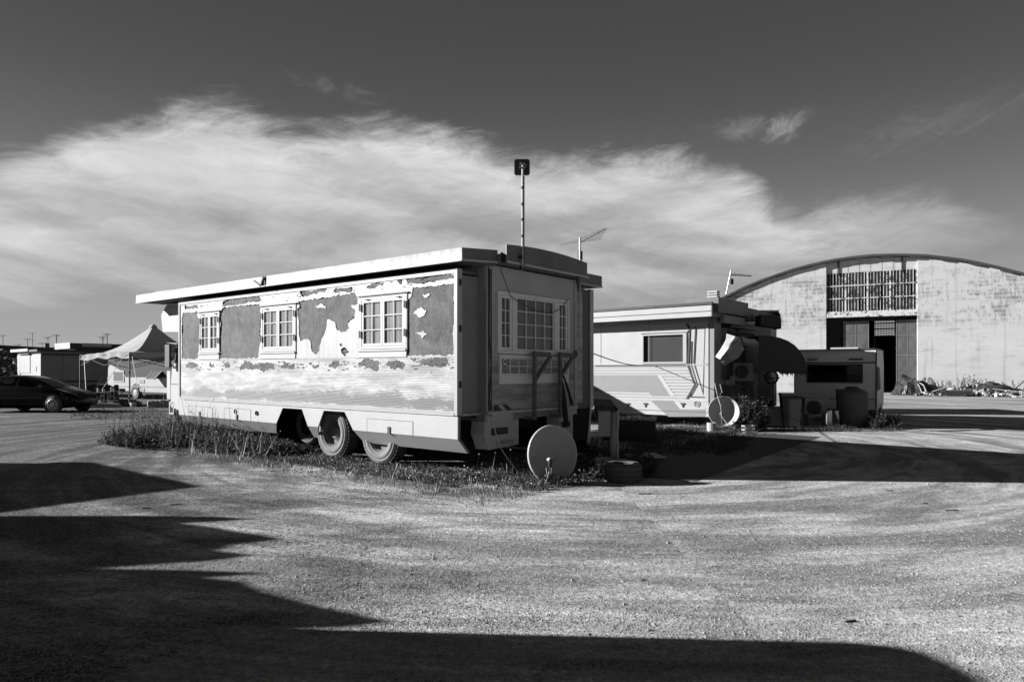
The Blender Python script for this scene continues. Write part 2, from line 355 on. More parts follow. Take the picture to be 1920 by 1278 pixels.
# ------------------------------------------------------------------ mesh builder
class MB:
    def __init__(s): s.v = []; s.f = []
    def add(s, vs, fs):
        o = len(s.v); s.v += [tuple(q) for q in vs]; s.f += [tuple(i + o for i in f) for f in fs]; return s
    def box(s, x0, x1, y0, y1, z0, z1):
        return s.add([(x0, y0, z0), (x1, y0, z0), (x1, y1, z0), (x0, y1, z0), (x0, y0, z1), (x1, y0, z1), (x1, y1, z1), (x0, y1, z1)],
                     [(0, 3, 2, 1), (4, 5, 6, 7), (0, 1, 5, 4), (1, 2, 6, 5), (2, 3, 7, 6), (3, 0, 4, 7)])
    def obox(s, c, size, rz=0, rx=0, ry=0):
        m = Matrix.Translation(c) @ Matrix.Rotation(rz, 4, 'Z') @ Matrix.Rotation(ry, 4, 'Y') @ Matrix.Rotation(rx, 4, 'X')
        t = MB().box(-size[0] / 2, size[0] / 2, -size[1] / 2, size[1] / 2, -size[2] / 2, size[2] / 2)
        return s.add([m @ Vector(q) for q in t.v], t.f)
    def prism(s, pts, axis, a0, a1, pts2=None):
        """polygon pts (2D) extruded along axis from a0 to a1; pts2: other end's outline"""
        def P(p, a): return {'x': (a, p[0], p[1]), 'y': (p[0], a, p[1]), 'z': (p[0], p[1], a)}[axis]
        n = len(pts); q = pts2 or pts
        return s.add([P(p, a0) for p in pts] + [P(p, a1) for p in q],
                     [tuple(range(n)), tuple(range(2 * n - 1, n - 1, -1))] + [(i, i + n, (i + 1) % n + n, (i + 1) % n) for i in range(n)])
    def tube(s, path, r, n=6, r2=None):
        path = [Vector(p) for p in path]; k = len(path); rings = []
        for i, p in enumerate(path):
            d = (path[min(i + 1, k - 1)] - path[max(i - 1, 0)]).normalized()
            a = d.cross(Vector((0, 0, 1)) if abs(d.z) < .9 else Vector((1, 0, 0))).normalized(); c = d.cross(a)
            rr = r if r2 is None else r + (r2 - r) * i / (k - 1)
            rings.append([p + (a * math.cos(2 * math.pi * j / n) + c * math.sin(2 * math.pi * j / n)) * rr for j in range(n)])
        vs = [q for rg in rings for q in rg]
        fs = [(i * n + j, i * n + (j + 1) % n, (i + 1) * n + (j + 1) % n, (i + 1) * n + j) for i in range(k - 1) for j in range(n)]
        fs += [tuple(range(n - 1, -1, -1)), tuple(range((k - 1) * n, k * n))]
        return s.add(vs, fs)
    def bar(s, p, q, w, h=None):
        h = h or w; p, q = Vector(p), Vector(q); d = (q - p).normalized()
        a = d.cross(Vector((0, 0, 1)) if abs(d.z) < .9 else Vector((0, 1, 0))).normalized() * w / 2; c = d.cross(a).normalized() * h / 2
        return s.add([p - a - c, p + a - c, p + a + c, p - a + c, q - a - c, q + a - c, q + a + c, q - a + c],
                     [(0, 3, 2, 1), (4, 5, 6, 7), (0, 1, 5, 4), (1, 2, 6, 5), (2, 3, 7, 6), (3, 0, 4, 7)])
    def lathe(s, prof, c, axis, n=28, caps=False):
        """prof [(radius, along axis)]"""
        c = Vector(c); d = Vector(axis).normalized()
        a = d.cross(Vector((0, 0, 1)) if abs(d.z) < .9 else Vector((1, 0, 0))).normalized(); e = d.cross(a)
        vs = [c + d * h + (a * math.cos(2 * math.pi * j / n) + e * math.sin(2 * math.pi * j / n)) * r for r, h in prof for j in range(n)]
        k = len(prof)
        fs = [(i * n + j, (i + 1) * n + j, (i + 1) * n + (j + 1) % n, i * n + (j + 1) % n) for i in range(k - 1) for j in range(n)]
        if caps: fs += [tuple(range(n)), tuple(range(k * n - 1, (k - 1) * n - 1, -1))]
        return s.add(vs, fs)
    def grid(s, fn, nu, nv):
        vs = [fn(i / nu, j / nv) for i in range(nu + 1) for j in range(nv + 1)]
        return s.add(vs, [(i * (nv + 1) + j, (i + 1) * (nv + 1) + j, (i + 1) * (nv + 1) + j + 1, i * (nv + 1) + j + 1) for i in range(nu) for j in range(nv)])
    def mesh(s, name, shear=0, smooth=False):
        me = bpy.data.meshes.new(name)
        vs = [(x, y, z * (1 - shear * x)) for x, y, z in s.v] if shear else s.v
        me.from_pydata(vs, [], s.f); me.update()
        if smooth: me.polygons.foreach_set('use_smooth', [True] * len(me.polygons))
        return me
    def build(s, name, mat, parent=None, shear=0, smooth=False, kind=None, label=None, norm=True):
        me = s.mesh(name, shear, smooth)
        if norm:
            import bmesh
            bm = bmesh.new(); bm.from_mesh(me); bmesh.ops.recalc_face_normals(bm, faces=bm.faces); bm.to_mesh(me); bm.free()
        me.materials.append(M[mat] if isinstance(mat, str) else mat)
        o = bpy.data.objects.new(name, me); COL.objects.link(o)
        if parent: o.parent = parent
        if kind: o['kind'] = kind
        if label: o['label'] = label
        return o
def tag(o, label, cat, group=None):
    o['label'] = label; o['category'] = cat
    if group: o['group'] = group
    return o
def thing(name, label, cat, loc=(0, 0, 0), rz=0, group=None):
    o = bpy.data.objects.new(name, None); COL.objects.link(o); o.location = loc; o.rotation_euler = (0, 0, rz)
    o.empty_display_size = .2
    return tag(o, label, cat, group)
def share(o, name, parent, loc, rz=0, scale=None):
    """another instance of a part's mesh"""
    c = o.copy(); c.name = name; COL.objects.link(c); c.parent = parent; c.location = loc; c.rotation_euler = (0, 0, rz)
    if scale: c.scale = scale
    return c
def copy_tree(o, parent=None):
    c = o.copy(); COL.objects.link(c); c.parent = parent
    for ch in list(o.children): copy_tree(ch, c)
    return c

class Frame:
    """a thing's own axes on the ground; onY / onX measure where a photo pixel falls on one of its vertical planes"""
    def __init__(s, ox, oy, ex, shear=0):
        l = math.hypot(*ex); s.o = Vector((ox, oy)); s.ex = Vector((ex[0] / l, ex[1] / l)); s.ey = Vector((-s.ex.y, s.ex.x)); s.k = shear
        s.rz = math.atan2(s.ex.y, s.ex.x)
    def _hit(s, px, py, e, c):
        d = Vector(((px - 960) / 1280, 1)); t = (c + s.o.dot(e)) / d.dot(e); P = d * t - s.o
        x, y, z = P.dot(s.ex), P.dot(s.ey), 1.6 + (696 - py) / 1280 * t
        return x, y, z / (1 - s.k * x)
    def onY(s, px, py, y=0): h = s._hit(px, py, s.ey, y); return h[0], h[2]
    def onX(s, px, py, x=0): h = s._hit(px, py, s.ex, x); return h[1], h[2]
def gp(px, Y): return (px - 960) / 1280 * Y
def gz(py, Y): return 1.6 + (696 - py) / 1280 * Y
def gy(py): return 1280 * 1.6 / (py - 696)

def text_mesh(name, txt, size, mat, parent, mtx, extrude=.002):
    cu = bpy.data.curves.new(name, 'FONT'); cu.body = txt; cu.size = size; cu.extrude = extrude; cu.align_x = 'CENTER'; cu.align_y = 'CENTER'
    t = bpy.data.objects.new(name, cu); me = bpy.data.meshes.new_from_object(t); bpy.data.objects.remove(t)
    me.transform(mtx); me.materials.clear(); me.materials.append(M[mat]); me.name = name
    o = bpy.data.objects.new(name, me); COL.objects.link(o); o.parent = parent; return o

# ------------------------------------------------------------------ setting
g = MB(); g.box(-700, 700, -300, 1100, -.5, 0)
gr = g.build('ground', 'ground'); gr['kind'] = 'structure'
# ================================================================== the big peeling caravan
MF = Frame(-.83, 10.33, (.773, -.634), .0024); K = MF.k
main = thing('showman_caravan', 'large long caravan with peeling white paint, tandem wheels and a flat overhanging roof', 'caravan', (-.83, 10.33, 0), MF.rz)
Y0 = 0.0
def mb(mbx, name, mat, parent=main, **k): return mbx.build(name, mat, parent, shear=K, **k)
LX = -9.04                       # front end of the left slide-out
zs = 1.83                        # joint between smooth board and siding
zt = 3.13                        # top of the side wall
def wall_pt(o, sc, pts): return [MF.onY(o[0] + a / sc, o[1] + c / sc) for a, c in pts]
z2 = ((240, 440), 4.8); z3 = ((540, 440), 4.917)
peel = [
 (z2, [(515, 635), (570, 645), (625, 625), (632, 660), (580, 668), (515, 668)]),
 (z2, [(495, 705), (560, 700), (620, 690), (630, 740), (645, 765), (643, 950), (634, 1112), (487, 1115), (488, 900), (488, 760)]),
 (z2, [(850, 630), (865, 600), (920, 580), (1175, 553), (1188, 575), (1180, 600), (1130, 600), (1060, 618), (860, 640)]),
 (z2, [(835, 700), (850, 670), (870, 652), (1010, 640), (1180, 626), (1195, 660), (1190, 800), (1192, 950), (1172, 1108), (1000, 1112), (832, 1112), (830, 900), (840, 800), (828, 740)]),
 (z3, [(115, 540), (120, 520), (230, 518), (345, 488), (358, 500), (345, 525), (290, 535), (270, 552), (240, 545), (160, 572), (130, 570)]),
 (z3, [(425, 518), (445, 492), (510, 492), (590, 484), (598, 500), (590, 522), (500, 528), (440, 535)]),
 (z3, [(97, 612), (230, 595), (380, 575), (500, 558), (620, 540), (632, 575), (650, 600), (640, 640), (600, 645), (588, 655), (618, 700), (620, 740), (585, 780), (553, 812), (557, 865), (540, 888), (500, 897), (455, 880), (441, 850), (443, 812), (415, 795), (375, 780), (358, 783), (360, 830), (345, 900), (310, 960), (292, 1060), (262, 1103), (225, 1080), (214, 1040), (210, 980), (190, 952), (160, 958), (120, 980), (108, 940), (98, 850), (102, 790), (86, 730), (92, 680), (110, 665)]),
 (z3, [(722, 487), (740, 465), (830, 440), (890, 435), (880, 465), (840, 470), (780, 498), (735, 498)]),
 (z3, [(1003, 430), (1030, 408), (1057, 405), (1045, 432), (1035, 452), (1010, 442)]),
 (z3, [(1078, 408), (1130, 412), (1300, 385), (1380, 368), (1430, 368), (1532, 368), (1532, 400), (1480, 412), (1420, 420), (1330, 425), (1240, 440), (1150, 452), (1112, 448), (1095, 425)]),
 (z3, [(1150, 490), (1300, 478), (1534, 450), (1528, 640), (1537, 700), (1526, 850), (1528, 1000), (1530, 1108), (1320, 1112), (1102, 1110), (1098, 1090), (1110, 1000), (1100, 850), (1112, 800), (1105, 600), (1140, 575)]),
 (z3, [(478, 1000), (500, 1002), (502, 1022), (486, 1028)]),
 (z3, [(490, 1060), (520, 1042), (555, 1068), (550, 1088), (525, 1100), (520, 1122), (512, 1108), (500, 1085)]),
]
isles = [
 (z3, [(1150, 720), (1190, 690), (1215, 678), (1222, 655), (1240, 680), (1275, 700), (1270, 740), (1240, 765), (1215, 768), (1200, 745), (1160, 728)]),
 (z3, [(1185, 890), (1215, 900), (1250, 892), (1283, 915), (1262, 940), (1225, 942), (1210, 915), (1180, 905)]),
 (z3, [(1240, 540), (1300, 545), (1320, 560), (1260, 572), (1235, 560)]),
 (z3, [(250, 660), (300, 640), (350, 652), (350, 668), (280, 676)]),
]
lower = [
 (z3, [(640, 1190), (700, 1150), (740, 1135), (770, 1150), (840, 1165), (845, 1185), (825, 1210), (820, 1245), (770, 1232), (720, 1225), (650, 1205)]),
 (z3, [(900, 1190), (960, 1155), (1060, 1160), (1070, 1210), (1050, 1235), (980, 1232), (930, 1220)]),
 (z3, [(1200, 1160), (1300, 1130), (1450, 1125), (1470, 1160), (1500, 1190), (1400, 1212), (1250, 1200), (1230, 1180)]),
 (z3, [(375, 1210), (410, 1180), (420, 1150), (470, 1160), (475, 1190), (500, 1205), (440, 1222)]),
 (z2, [(1000, 1195), (1040, 1165), (1045, 1128), (1100, 1140), (1130, 1170), (1180, 1155), (1230, 1160), (1270, 1145), (1320, 1165), (1322, 1205), (1250, 1212), (1120, 1205), (1010, 1212)]),
 (z2, [(1370, 1182), (1430, 1150), (1450, 1172), (1505, 1168), (1480, 1200), (1420, 1202)]),
 (z2, [(520, 1180), (545, 1155), (600, 1152), (632, 1180), (600, 1198), (550, 1192)]),
 (z2, [(728, 1165), (770, 1163), (765, 1185), (750, 1197), (738, 1180)]),
 (z2, [(865, 1158), (905, 1152), (912, 1190), (880, 1190)]),
 (z3, [(215, 1195), (280, 1200), (275, 1215), (240, 1218)]),
 (z3, [(1140, 1140), (1160, 1135), (1172, 1152), (1150, 1158)]),
]
def ragged(pts, amp=.022, step=.02, seed=0, smooth=.5):
    out = []; n = len(pts)
    for i in range(n):
        a, c = pts[i], pts[(i + 1) % n]; L = math.hypot(c[0] - a[0], c[1] - a[1]); k = max(1, int(L / step))
        for j in range(k):
            t = j / k; q = (a[0] + (c[0] - a[0]) * t, a[1] + (c[1] - a[1]) * t)
            v = noise.noise_vector(Vector((q[0] * 9, q[1] * 9, seed))) ; w = noise.noise_vector(Vector((q[0] * 33, q[1] * 33, seed + 5)))
            out.append((q[0] + amp * (v.x + .8 * w.x), q[1] + amp * (v.z + .8 * w.z)))
    return out
def sheet(name, loops, y, th, mat, parent, shear=0):
    cu = bpy.data.curves.new(name, 'CURVE'); cu.dimensions = '2D'; cu.fill_mode = 'BOTH'; cu.extrude = th / 2
    for lp in loops:
        sp = cu.splines.new('POLY'); sp.points.add(len(lp) - 1); sp.use_cyclic_u = True
        for p, q in zip(sp.points, lp): p.co = (q[0], q[1], 0, 1)
    t = bpy.data.objects.new(name, cu); me = bpy.data.meshes.new_from_object(t); bpy.data.objects.remove(t)
    for v in me.vertices:
        x, zz, h = v.co; v.co = (x, y + h, zz * (1 - shear * x))
    me.update(); me.materials.clear(); me.materials.append(M[mat])
    o = bpy.data.objects.new(name, me); COL.objects.link(o); o.parent = parent; return o
# windows on the side wall: px left, right, y top, y bottom measured at the window's middle
wins = []
for (l, r, t, bt) in ((375.5, 411.5, 586.0, 660.5), (491.0, 554.5, 573.5, 658.5), (676.0, 762.5, 554.5, 653.5)):
    xm = (l + r) / 2; x0, _ = MF.onY(l, 600); x1, _ = MF.onY(r, 600); _, zT = MF.onY(xm, t); _, zB = MF.onY(xm, bt)
    wins.append((x0, x1, zB, zT))
zl = min(w[2] for w in wins)
# structure of the slide-out wall: board with window holes, paint skin with peeled holes
rect = lambda x0, x1, a, c: [(x0, a), (x1, a), (x1, c), (x0, c)]
holes = [rect(w[0] + .03, w[1] - .03, w[2] + .03, w[3] - .03) for w in wins]
sheet('wall_board', [rect(LX + .02, -.02, zs, zt)] + holes, .02, .03, 'board', main, K)
loops = [rect(LX + .02, -.02, zs + .005, zt - .005)] + holes
for i, (zz, pp) in enumerate(peel): loops.append(ragged(wall_pt(*zz, pp), seed=i))
sheet('paint_skin', loops, -.002, .006, 'skin', main, K)
for i, (zz, pp) in enumerate(isles): sheet('paint_flake', [ragged(wall_pt(*zz, pp), .03, .02, seed=50 + i)], -.002, .006, 'skin', main, K)
# curled edges of the paint where it lifts
random.seed(3); curl = MB()
for i, (zz, pp) in enumerate(peel):
    lp = ragged(wall_pt(*zz, pp), seed=i)
    for j in range(0, len(lp) - 1, 1):
        if noise.noise(Vector((lp[j][0] * 2.2, lp[j][1] * 2.2, 9 + i))) < .12: continue
        a, c = lp[j], lp[j + 1]; k = random.uniform(.004, .016)
        curl.add([(a[0], -.005, a[1]), (c[0], -.005, c[1]), (c[0] + k, -.005 - k * 1.2, c[1] + k * .3), (a[0] + k, -.005 - k * 1.2, a[1] + k * .3)], [(0, 1, 2, 3)])
mb(curl, 'lifted_paint_edge', 'skin', norm=False)['kind'] = 'stuff'
# ribbed siding below
sid = MB(); zb = .955; nr = 34
prof = []
for i in range(nr):
    z0 = zb + (zs - .01 - zb) * i / nr; dz = (zs - .01 - zb) / nr
    prof += [(0.0005, z0), (-.003, z0 + dz * .25), (-.003, z0 + dz * .75), (.0005, z0 + dz * .98)]
pr = [(.035, zb)] + prof + [(.035, zs - .01)]
sid.prism(pr, 'x', LX + .02, -.02)
mb(sid, 'ribbed_siding', 'siding')
for i, (zz, pp) in enumerate(lower):
    sheet('bare_patch', [ragged(wall_pt(*zz, pp), .04, .022, seed=80 + i)], -.006, .003, 'board', main, K)
# rows of tiny chips round them
random.seed(11); ch = []
for i in range(150):
    x = random.uniform(LX + .2, -.1); zz = 1.70 + random.gauss(0, .05); w = random.uniform(.02, .12); h = random.uniform(.006, .02)
    ch.append([(x, zz), (x + w * .5, zz - h * .5), (x + w, zz + h * .2), (x + w * .8, zz + h), (x + w * .2, zz + h * .8)])
for i in range(60):
    x = random.uniform(LX + .3, -.1); zz = 3.0 + random.gauss(0, .03); w = random.uniform(.02, .1); h = random.uniform(.006, .02)
    ch.append([(x, zz), (x + w * .5, zz - h * .5), (x + w, zz + h * .2), (x + w * .8, zz + h), (x + w * .2, zz + h * .8)])
chm = MB()
for q in ch: chm.prism(q, 'y', -.0055, -.0075)
mb(chm, 'small_paint_chips', 'board', kind='stuff')
# edge trims
t = MB(); t.box(-.045, .02, -.022, .09, .93, zt + .03); mb(t, 'corner_trim', 'trim')
t = MB(); t.box(LX - .02, LX + .045, -.022, .09, .93, zt + .03); mb(t, 'corner_trim', 'trim')
t = MB(); t.box(LX + .045, -.045, -.02, .09, zt - .04, zt + .03); mb(t, 'top_trim', 'trim')
t = MB(); t.box(LX + .045, -.045, -.03, .05, .925, .965).box(LX + .045, -.045, -.022, .05, .967, .99); mb(t, 'base_trim', 'trim')
t = MB(); t.box(LX + .05, -.05, -.008, .0, zs - .012, zs + .004); mb(t, 'joint_strip', 'trim')
# returns of the slide-out (box behind the wall) and its floor
t = MB(); t.box(LX + .02, -.03, .09, .5, zt - .03, zt + .02).box(LX, LX + .05, .09, .5, .93, zt - .03); mb(t, 'slide_out_shell', 'inner')
t = MB(); t.box(-.05, .0, .09, .5, .96, zt - .06); mb(t, 'slide_out_return', 'mid')
t = MB(); t.box(-.055, .03, .09, .5, .92, .955); mb(t, 'return_sill', 'steel')
t = MB(); t.box(LX + .02, -.06, .09, .5, .86, .92); mb(t, 'slide_out_floor', 'dark')
for hz in (1.35, 2.9, 2.2):
    t = MB(); t.box(.018, .03, .02, .07, hz, hz + .1); mb(t, 'hinge', 'dark')

# ---- side windows
def casement(x0, x1, z0, z1, yf, cols, parent, label=None, sashes=2, rows=3, curtain='curtain', nest='white', pane_parts=True):
    fr = MB(); w = .045
    fr.box(x0, x1, yf - .018, yf + .05, z1 - w, z1).box(x0, x1, yf - .018, yf + .05, z0, z0 + w)
    fr.box(x0, x0 + w, yf - .018, yf + .05, z0 + w, z1 - w).box(x1 - w, x1, yf - .018, yf + .05, z0 + w, z1 - w)
    win = mb(fr, 'window', nest, parent)
    if label: win['label'] = label
    L = (x1 - x0 - 2 * w) / sashes
    for s_ in range(sashes):
        a = x0 + w + L * s_ + .004; c = a + L - .008; sw = min(.045, L * .13)
        sh = MB(); zz0, zz1 = z0 + w + .004, z1 - w - .004
        sh.box(a, c, yf - .012, yf + .02, zz1 - sw, zz1).box(a, c, yf - .012, yf + .02, zz0, zz0 + sw)
        sh.box(a, a + sw, yf - .012, yf + .02, zz0 + sw, zz1 - sw).box(c - sw, c, yf - .012, yf + .02, zz0 + sw, zz1 - sw)
        mb(sh, 'sash', nest, win)
        ia, ic, iz0, iz1 = a + sw, c - sw, zz0 + sw, zz1 - sw; mw = .018
        mu = MB(); pw = (ic - ia - mw * (cols - 1)) / cols; ph = (iz1 - iz0 - mw * (rows - 1)) / rows
        for i in range(1, cols): xx = ia + i * pw + (i - 1) * mw; mu.box(xx, xx + mw, yf - .008, yf + .003, iz0, iz1)
        for j in range(1, rows): q = iz0 + j * ph + (j - 1) * mw; mu.box(ia, ic, yf - .006, yf + .002, q, q + mw)
        mb(mu, 'glazing_bars', nest, win)
        for i in range(cols):
            for j in range(rows):
                pa = ia + i * (pw + mw); pz = iz0 + j * (ph + mw)
                mb(MB().box(pa, pa + pw, yf + .004, yf + .009, pz, pz + ph), 'pane', 'glass', win)
    cu = MB(); n = int((x1 - x0) / .012)
    cu.grid(lambda u, v: (x0 + w + (x1 - x0 - 2 * w) * u, yf + .016 + .004 * math.sin(u * (x1 - x0) * 52 + 2 * math.sin(u * 9)) * (.5 + .5 * v), z0 + w + (z1 - z0 - 2 * w) * (1 - v)), n, 4)
    mb(cu, 'curtain', curtain, win, smooth=True, norm=False)
    return win
for i, w in enumerate(wins):
    win = casement(w[0], w[1], w[2], w[3], .0, 2 if i else 2, main, ['narrow window nearest the cab with dark gaps in its curtain', 'middle window with pleated pale curtains', 'widest side window with plain pale curtains'][i])
    x0, x1 = w[0], w[1]
    t = MB(); t.box(x0 - .05, x1 + .07, -.04, -.01, w[3] + .012, w[3] + .03); mb(t, 'drip_rail', 'dark', win)
    t = MB(); t.box(x1 + .01, x1 + .028, -.02, -.005, w[2] - .02, w[3] + .012); mb(t, 'side_rail', 'trim', win)
    for hx in (x0 + .005, x1 - .03):
        for q in (.22, .74):
            t = MB(); t.box(hx, hx + .025, -.048, -.03, w[2] + (w[3] - w[2]) * q, w[2] + (w[3] - w[2]) * q + .12); mb(t, 'hinge', 'dark', win)
    for q in (.14, .82):
        t = MB(); t.box(x0 + (x1 - x0) * q, x0 + (x1 - x0) * q + .08, -.045, -.03, w[3] - .045, w[3] - .03); mb(t, 'stay', 'dark', win)
    t = MB(); t.box(x0 - .04, x1 + .01, -.04, -.005, w[2] - .04, w[2] - .012).box(x0 - .04, x1 + .01, -.02, -.005, zs, w[2] - .04); mb(t, 'sill', 'white', win)
    if i == 0:
        pass
# dark room behind the windows
t = MB(); t.box(LX + .1, -.1, .45, .49, 1.2, 3.1); mb(t, 'inner_partition', 'interior')

# ---- skirt with wheel arches
def SK(px, py, y=-.02): return MF.onY(px, py, y)
zf, zk = .575, .345; ins = .2
xa = [SK(530, 773)[0], SK(566, 775)[0], SK(607, 779)[0], SK(646, 782)[0]]
z_arch = .93 - .05
fo = [SK(518, 793)[0], SK(577, 798)[0], SK(596, 798)[0], SK(662, 807)[0]]
bo = [MF.onY(518, 820, ins)[0], MF.onY(589, 829, ins)[0], MF.onY(597, 832, ins)[0], MF.onY(683, 838, ins)[0]]
# board above everything, then four lower boards
pieces = []
xL, xR = LX - .0, .02
up = MB().prism([(xL, .915), (xL, zf), (fo[0], zf), (xa[0], z_arch), (xa[1], z_arch), (fo[1], zf), (fo[2], zf), (xa[2], z_arch), (xa[3], z_arch), (fo[3], zf), (xR, zf), (xR, .915)], 'y', -.02, .0)
mb(up, 'skirt', 'white')
for a, c, ba, bc in ((xL, fo[0], xL, bo[0]), (fo[1], fo[2], bo[1], bo[2]), (fo[3], xR, bo[3], xR)):
    m = MB(); m.add([(a, -.02, zf), (c, -.02, zf), (bc, ins, zk), (ba, ins, zk), (a, .0, zf), (c, .0, zf), (bc, ins + .02, zk), (ba, ins + .02, zk)],
                    [(0, 1, 2, 3), (7, 6, 5, 4), (0, 4, 5, 1), (1, 5, 6, 2), (2, 6, 7, 3), (3, 7, 4, 0)])
    mb(m, 'skirt_fold', 'white')
m = MB().prism([(-.02, .915), (-.02, zf), (ins, zk), (ins + .05, zk), (.035, zf), (.035, .915)], 'x', xR, xR + .015); mb(m, 'skirt_end', 'mid')
def hatch(l, r, top):
    a, c = SK(l, 800)[0], SK(r, 800)[0]; m = MB(); e = .004
    m.box(a, c, -.024, -.02, zf, top)
    o = mb(m, 'locker_door', 'white')
    k = MB(); k.box(a - .008, a, -.0245, -.02, zf, top).box(c, c + .008, -.0245, -.02, zf, top).box(a, c, -.0245, -.02, top, top + .008); mb(k, 'gap', 'dark', o)
    q = (a + c) / 2; mb(MB().box(q - .03, q + .03, -.04, -.024, zf - .01, zf + .11), 'latch', 'dark', o)
    return o
hatch(353, 398, .79); hatch(421, 470, .80); hatch(689, 774, .79)
for px, py in ((442, 771), (482, 774)):
    x, zz = SK(px, py); mb(MB().lathe([(0, 0), (.045, 0), (.045, -.02)], (x, -.022, zz), (0, 1, 0), 12), 'filler_cap', 'black')

# ---- wheels
def wheel_parts(c, r, w, side, rim=True, tread=True, sidemat='rubber', n=36):
    """c centre, axis along local y; side -1: outer face towards -y"""
    c = Vector(c); ax = Vector((0, side, 0)); ri = r * .56
    tyre = MB().lathe([(ri, -w / 2), (ri * 1.1, -w / 2 - .012), (r * .86, -w / 2 - .015), (r * .955, -w / 2 + .012), (r * .985, -w / 2 + .05), (r * .985, w / 2 - .05), (r * .955, w / 2 - .012), (r * .93, w / 2 + .004), (r * .90, w / 2 + .002), (r * .89, w / 2 + .014), (r * .84, w / 2 + .016), (r * .83, w / 2 + .008), (r * .79, w / 2 + .01), (r * .78, w / 2 + .018), (ri * 1.16, w / 2 + .016), (ri * 1.14, w / 2 + .004), (ri * 1.05, w / 2 + .004), (ri, w / 2), (ri, -w / 2)], c, ax, n)
    lug = MB()
    if tread:
        N = 44
        for i in range(N):
            a = 2 * math.pi * i / N
            for row in (-1, 0, 1):
                p = c + Vector((math.cos(a + .03 * row) * r, row * w * .3, math.sin(a + .03 * row) * r))
                lug.obox(p, (.045, w * .25, .022 if row else .016), 0, 0, -a + math.pi / 2)
    rm = MB().lathe([(ri, w / 2 - .005), (ri * .95, w / 2 - .03), (ri * .9, w * .1), (ri * .55, w * .05), (ri * .42, w * .28), (ri * .25, w * .3), (0, w * .3)], c, ax, n)
    return tyre, lug, rm
for xw, lab in ((-3.36, 'front wheel of the tandem pair'), (-2.02, 'rear wheel of the tandem pair')):
    for yc, sd_ in ((.30, -1), (2.6, 1)):
        ty, lg, rm = wheel_parts((xw, yc, .47), .47, .27, sd_)
        o = mb(ty, 'wheel', 'dusty', smooth=True)
        if sd_ < 0: o['label'] = lab
        mb(lg, 'tread', 'tread', o); mb(rm, 'rim', 'dusty', o, smooth=True)
# chassis and body core
t = MB(); t.box(-9.5, -.3, .8, .95, .55, .82).box(-9.5, -.3, 2.5, 2.65, .55, .82)
for q in (-8, -6, -4.3, -2.7, -1.2, -.35): t.box(q, q + .1, .95, 2.5, .6, .75)
mb(t, 'chassis', 'under')
t = MB(); t.tube([(-3.36, .3, .47), (-3.36, 2.6, .47)], .06, 8).tube([(-2.02, .3, .47), (-2.02, 2.6, .47)], .06, 8); mb(t, 'axle', 'under')
XB = .15
t = MB(); t.box(LX, XB - .04, .5, 2.98, .82, 3.27); mb(t, 'body_core', 'shed')
t = MB(); t.box(fo[0] - 1.6, fo[1] + .1, .75, 2.6, .1, .78).box(-10.0, -9.1, .7, 2.6, .12, .6); mb(t, 'underfloor_blocker', 'under')  # added dark boxes that keep lit ground from showing through the arch
ty, lg, rm = wheel_parts((fo[0] + .35, .55, .55), .40, .22, -1); o = mb(ty, 'spare_wheel', 'rubber', smooth=True); mb(rm, 'rim', 'under', o, smooth=True)
# right hand slide-out
t = MB(); t.box(LX + .3, 0, 2.985, 3.66, .9, 3.16); mb(t, 'right_slide_out', 'inner')
t = MB(); t.box(LX + .3, 0, 3.64, 3.66, .02, .9).box(-.02, 0, 3.0, 3.64, .3, .9); mb(t, 'right_skirt', 'under')  # skirt lengthened to the ground to block light and lit ground beyond
mb(MB().box(LX, XB - .3, .52, 2.96, .78, .815), 'underfloor', 'under')
t = MB(); t.box(-.045, .02, 3.66, 3.78, .9, 3.18); mb(t, 'corner_trim', 'steel')
t = MB(); t.box(.0, .012, 3.0, 3.4, 1.0, 3.1); mb(t, 'stained_panel', 'rearsiding')
t = MB(); t.prism([(3.68, .9), (3.72, .9), (3.66, .15), (3.58, .25)], 'x', -.02, .01); mb(t, 'corner_stay', 'steel')
# ---- rear wall
def RX(px, py, x=XB): return MF.onX(px, py, x)
yl, yr = .5, 2.98
t = MB(); t.box(XB - .04, XB - .012, yl, yr, 2.86, 3.27); mb(t, 'rear_head_panel', 'rear')
t = MB(); prof = []
for i in range(24):
    z0 = .98 + .85 * i / 24; dz = .85 / 24
    prof += [(XB - .006, z0), (XB + .003, z0 + dz * .3), (XB + .003, z0 + dz * .8), (XB - .006, z0 + dz * .98)]
t.prism([(XB - .04, .98)] + prof + [(XB - .04, 1.83)], 'y', yl + .06, yr - .06); mb(t, 'rear_siding', 'rearsiding')
t = MB(); t.box(XB - .02, XB + .02, yl, yl + .06, .93, 3.27); mb(t, 'corner_trim', 'rear')
t = MB(); t.box(XB - .02, XB + .02, yr - .06, yr, .93, 3.27); mb(t, 'corner_trim', 'rear')
t = MB(); t.box(XB + .02, XB + .03, yl + .015, yl + .03, .93, 3.27).box(XB + .003, XB + .012, yl + .1, yl + .115, 1.0, 3.2); mb(t, 'beading', 'dark')
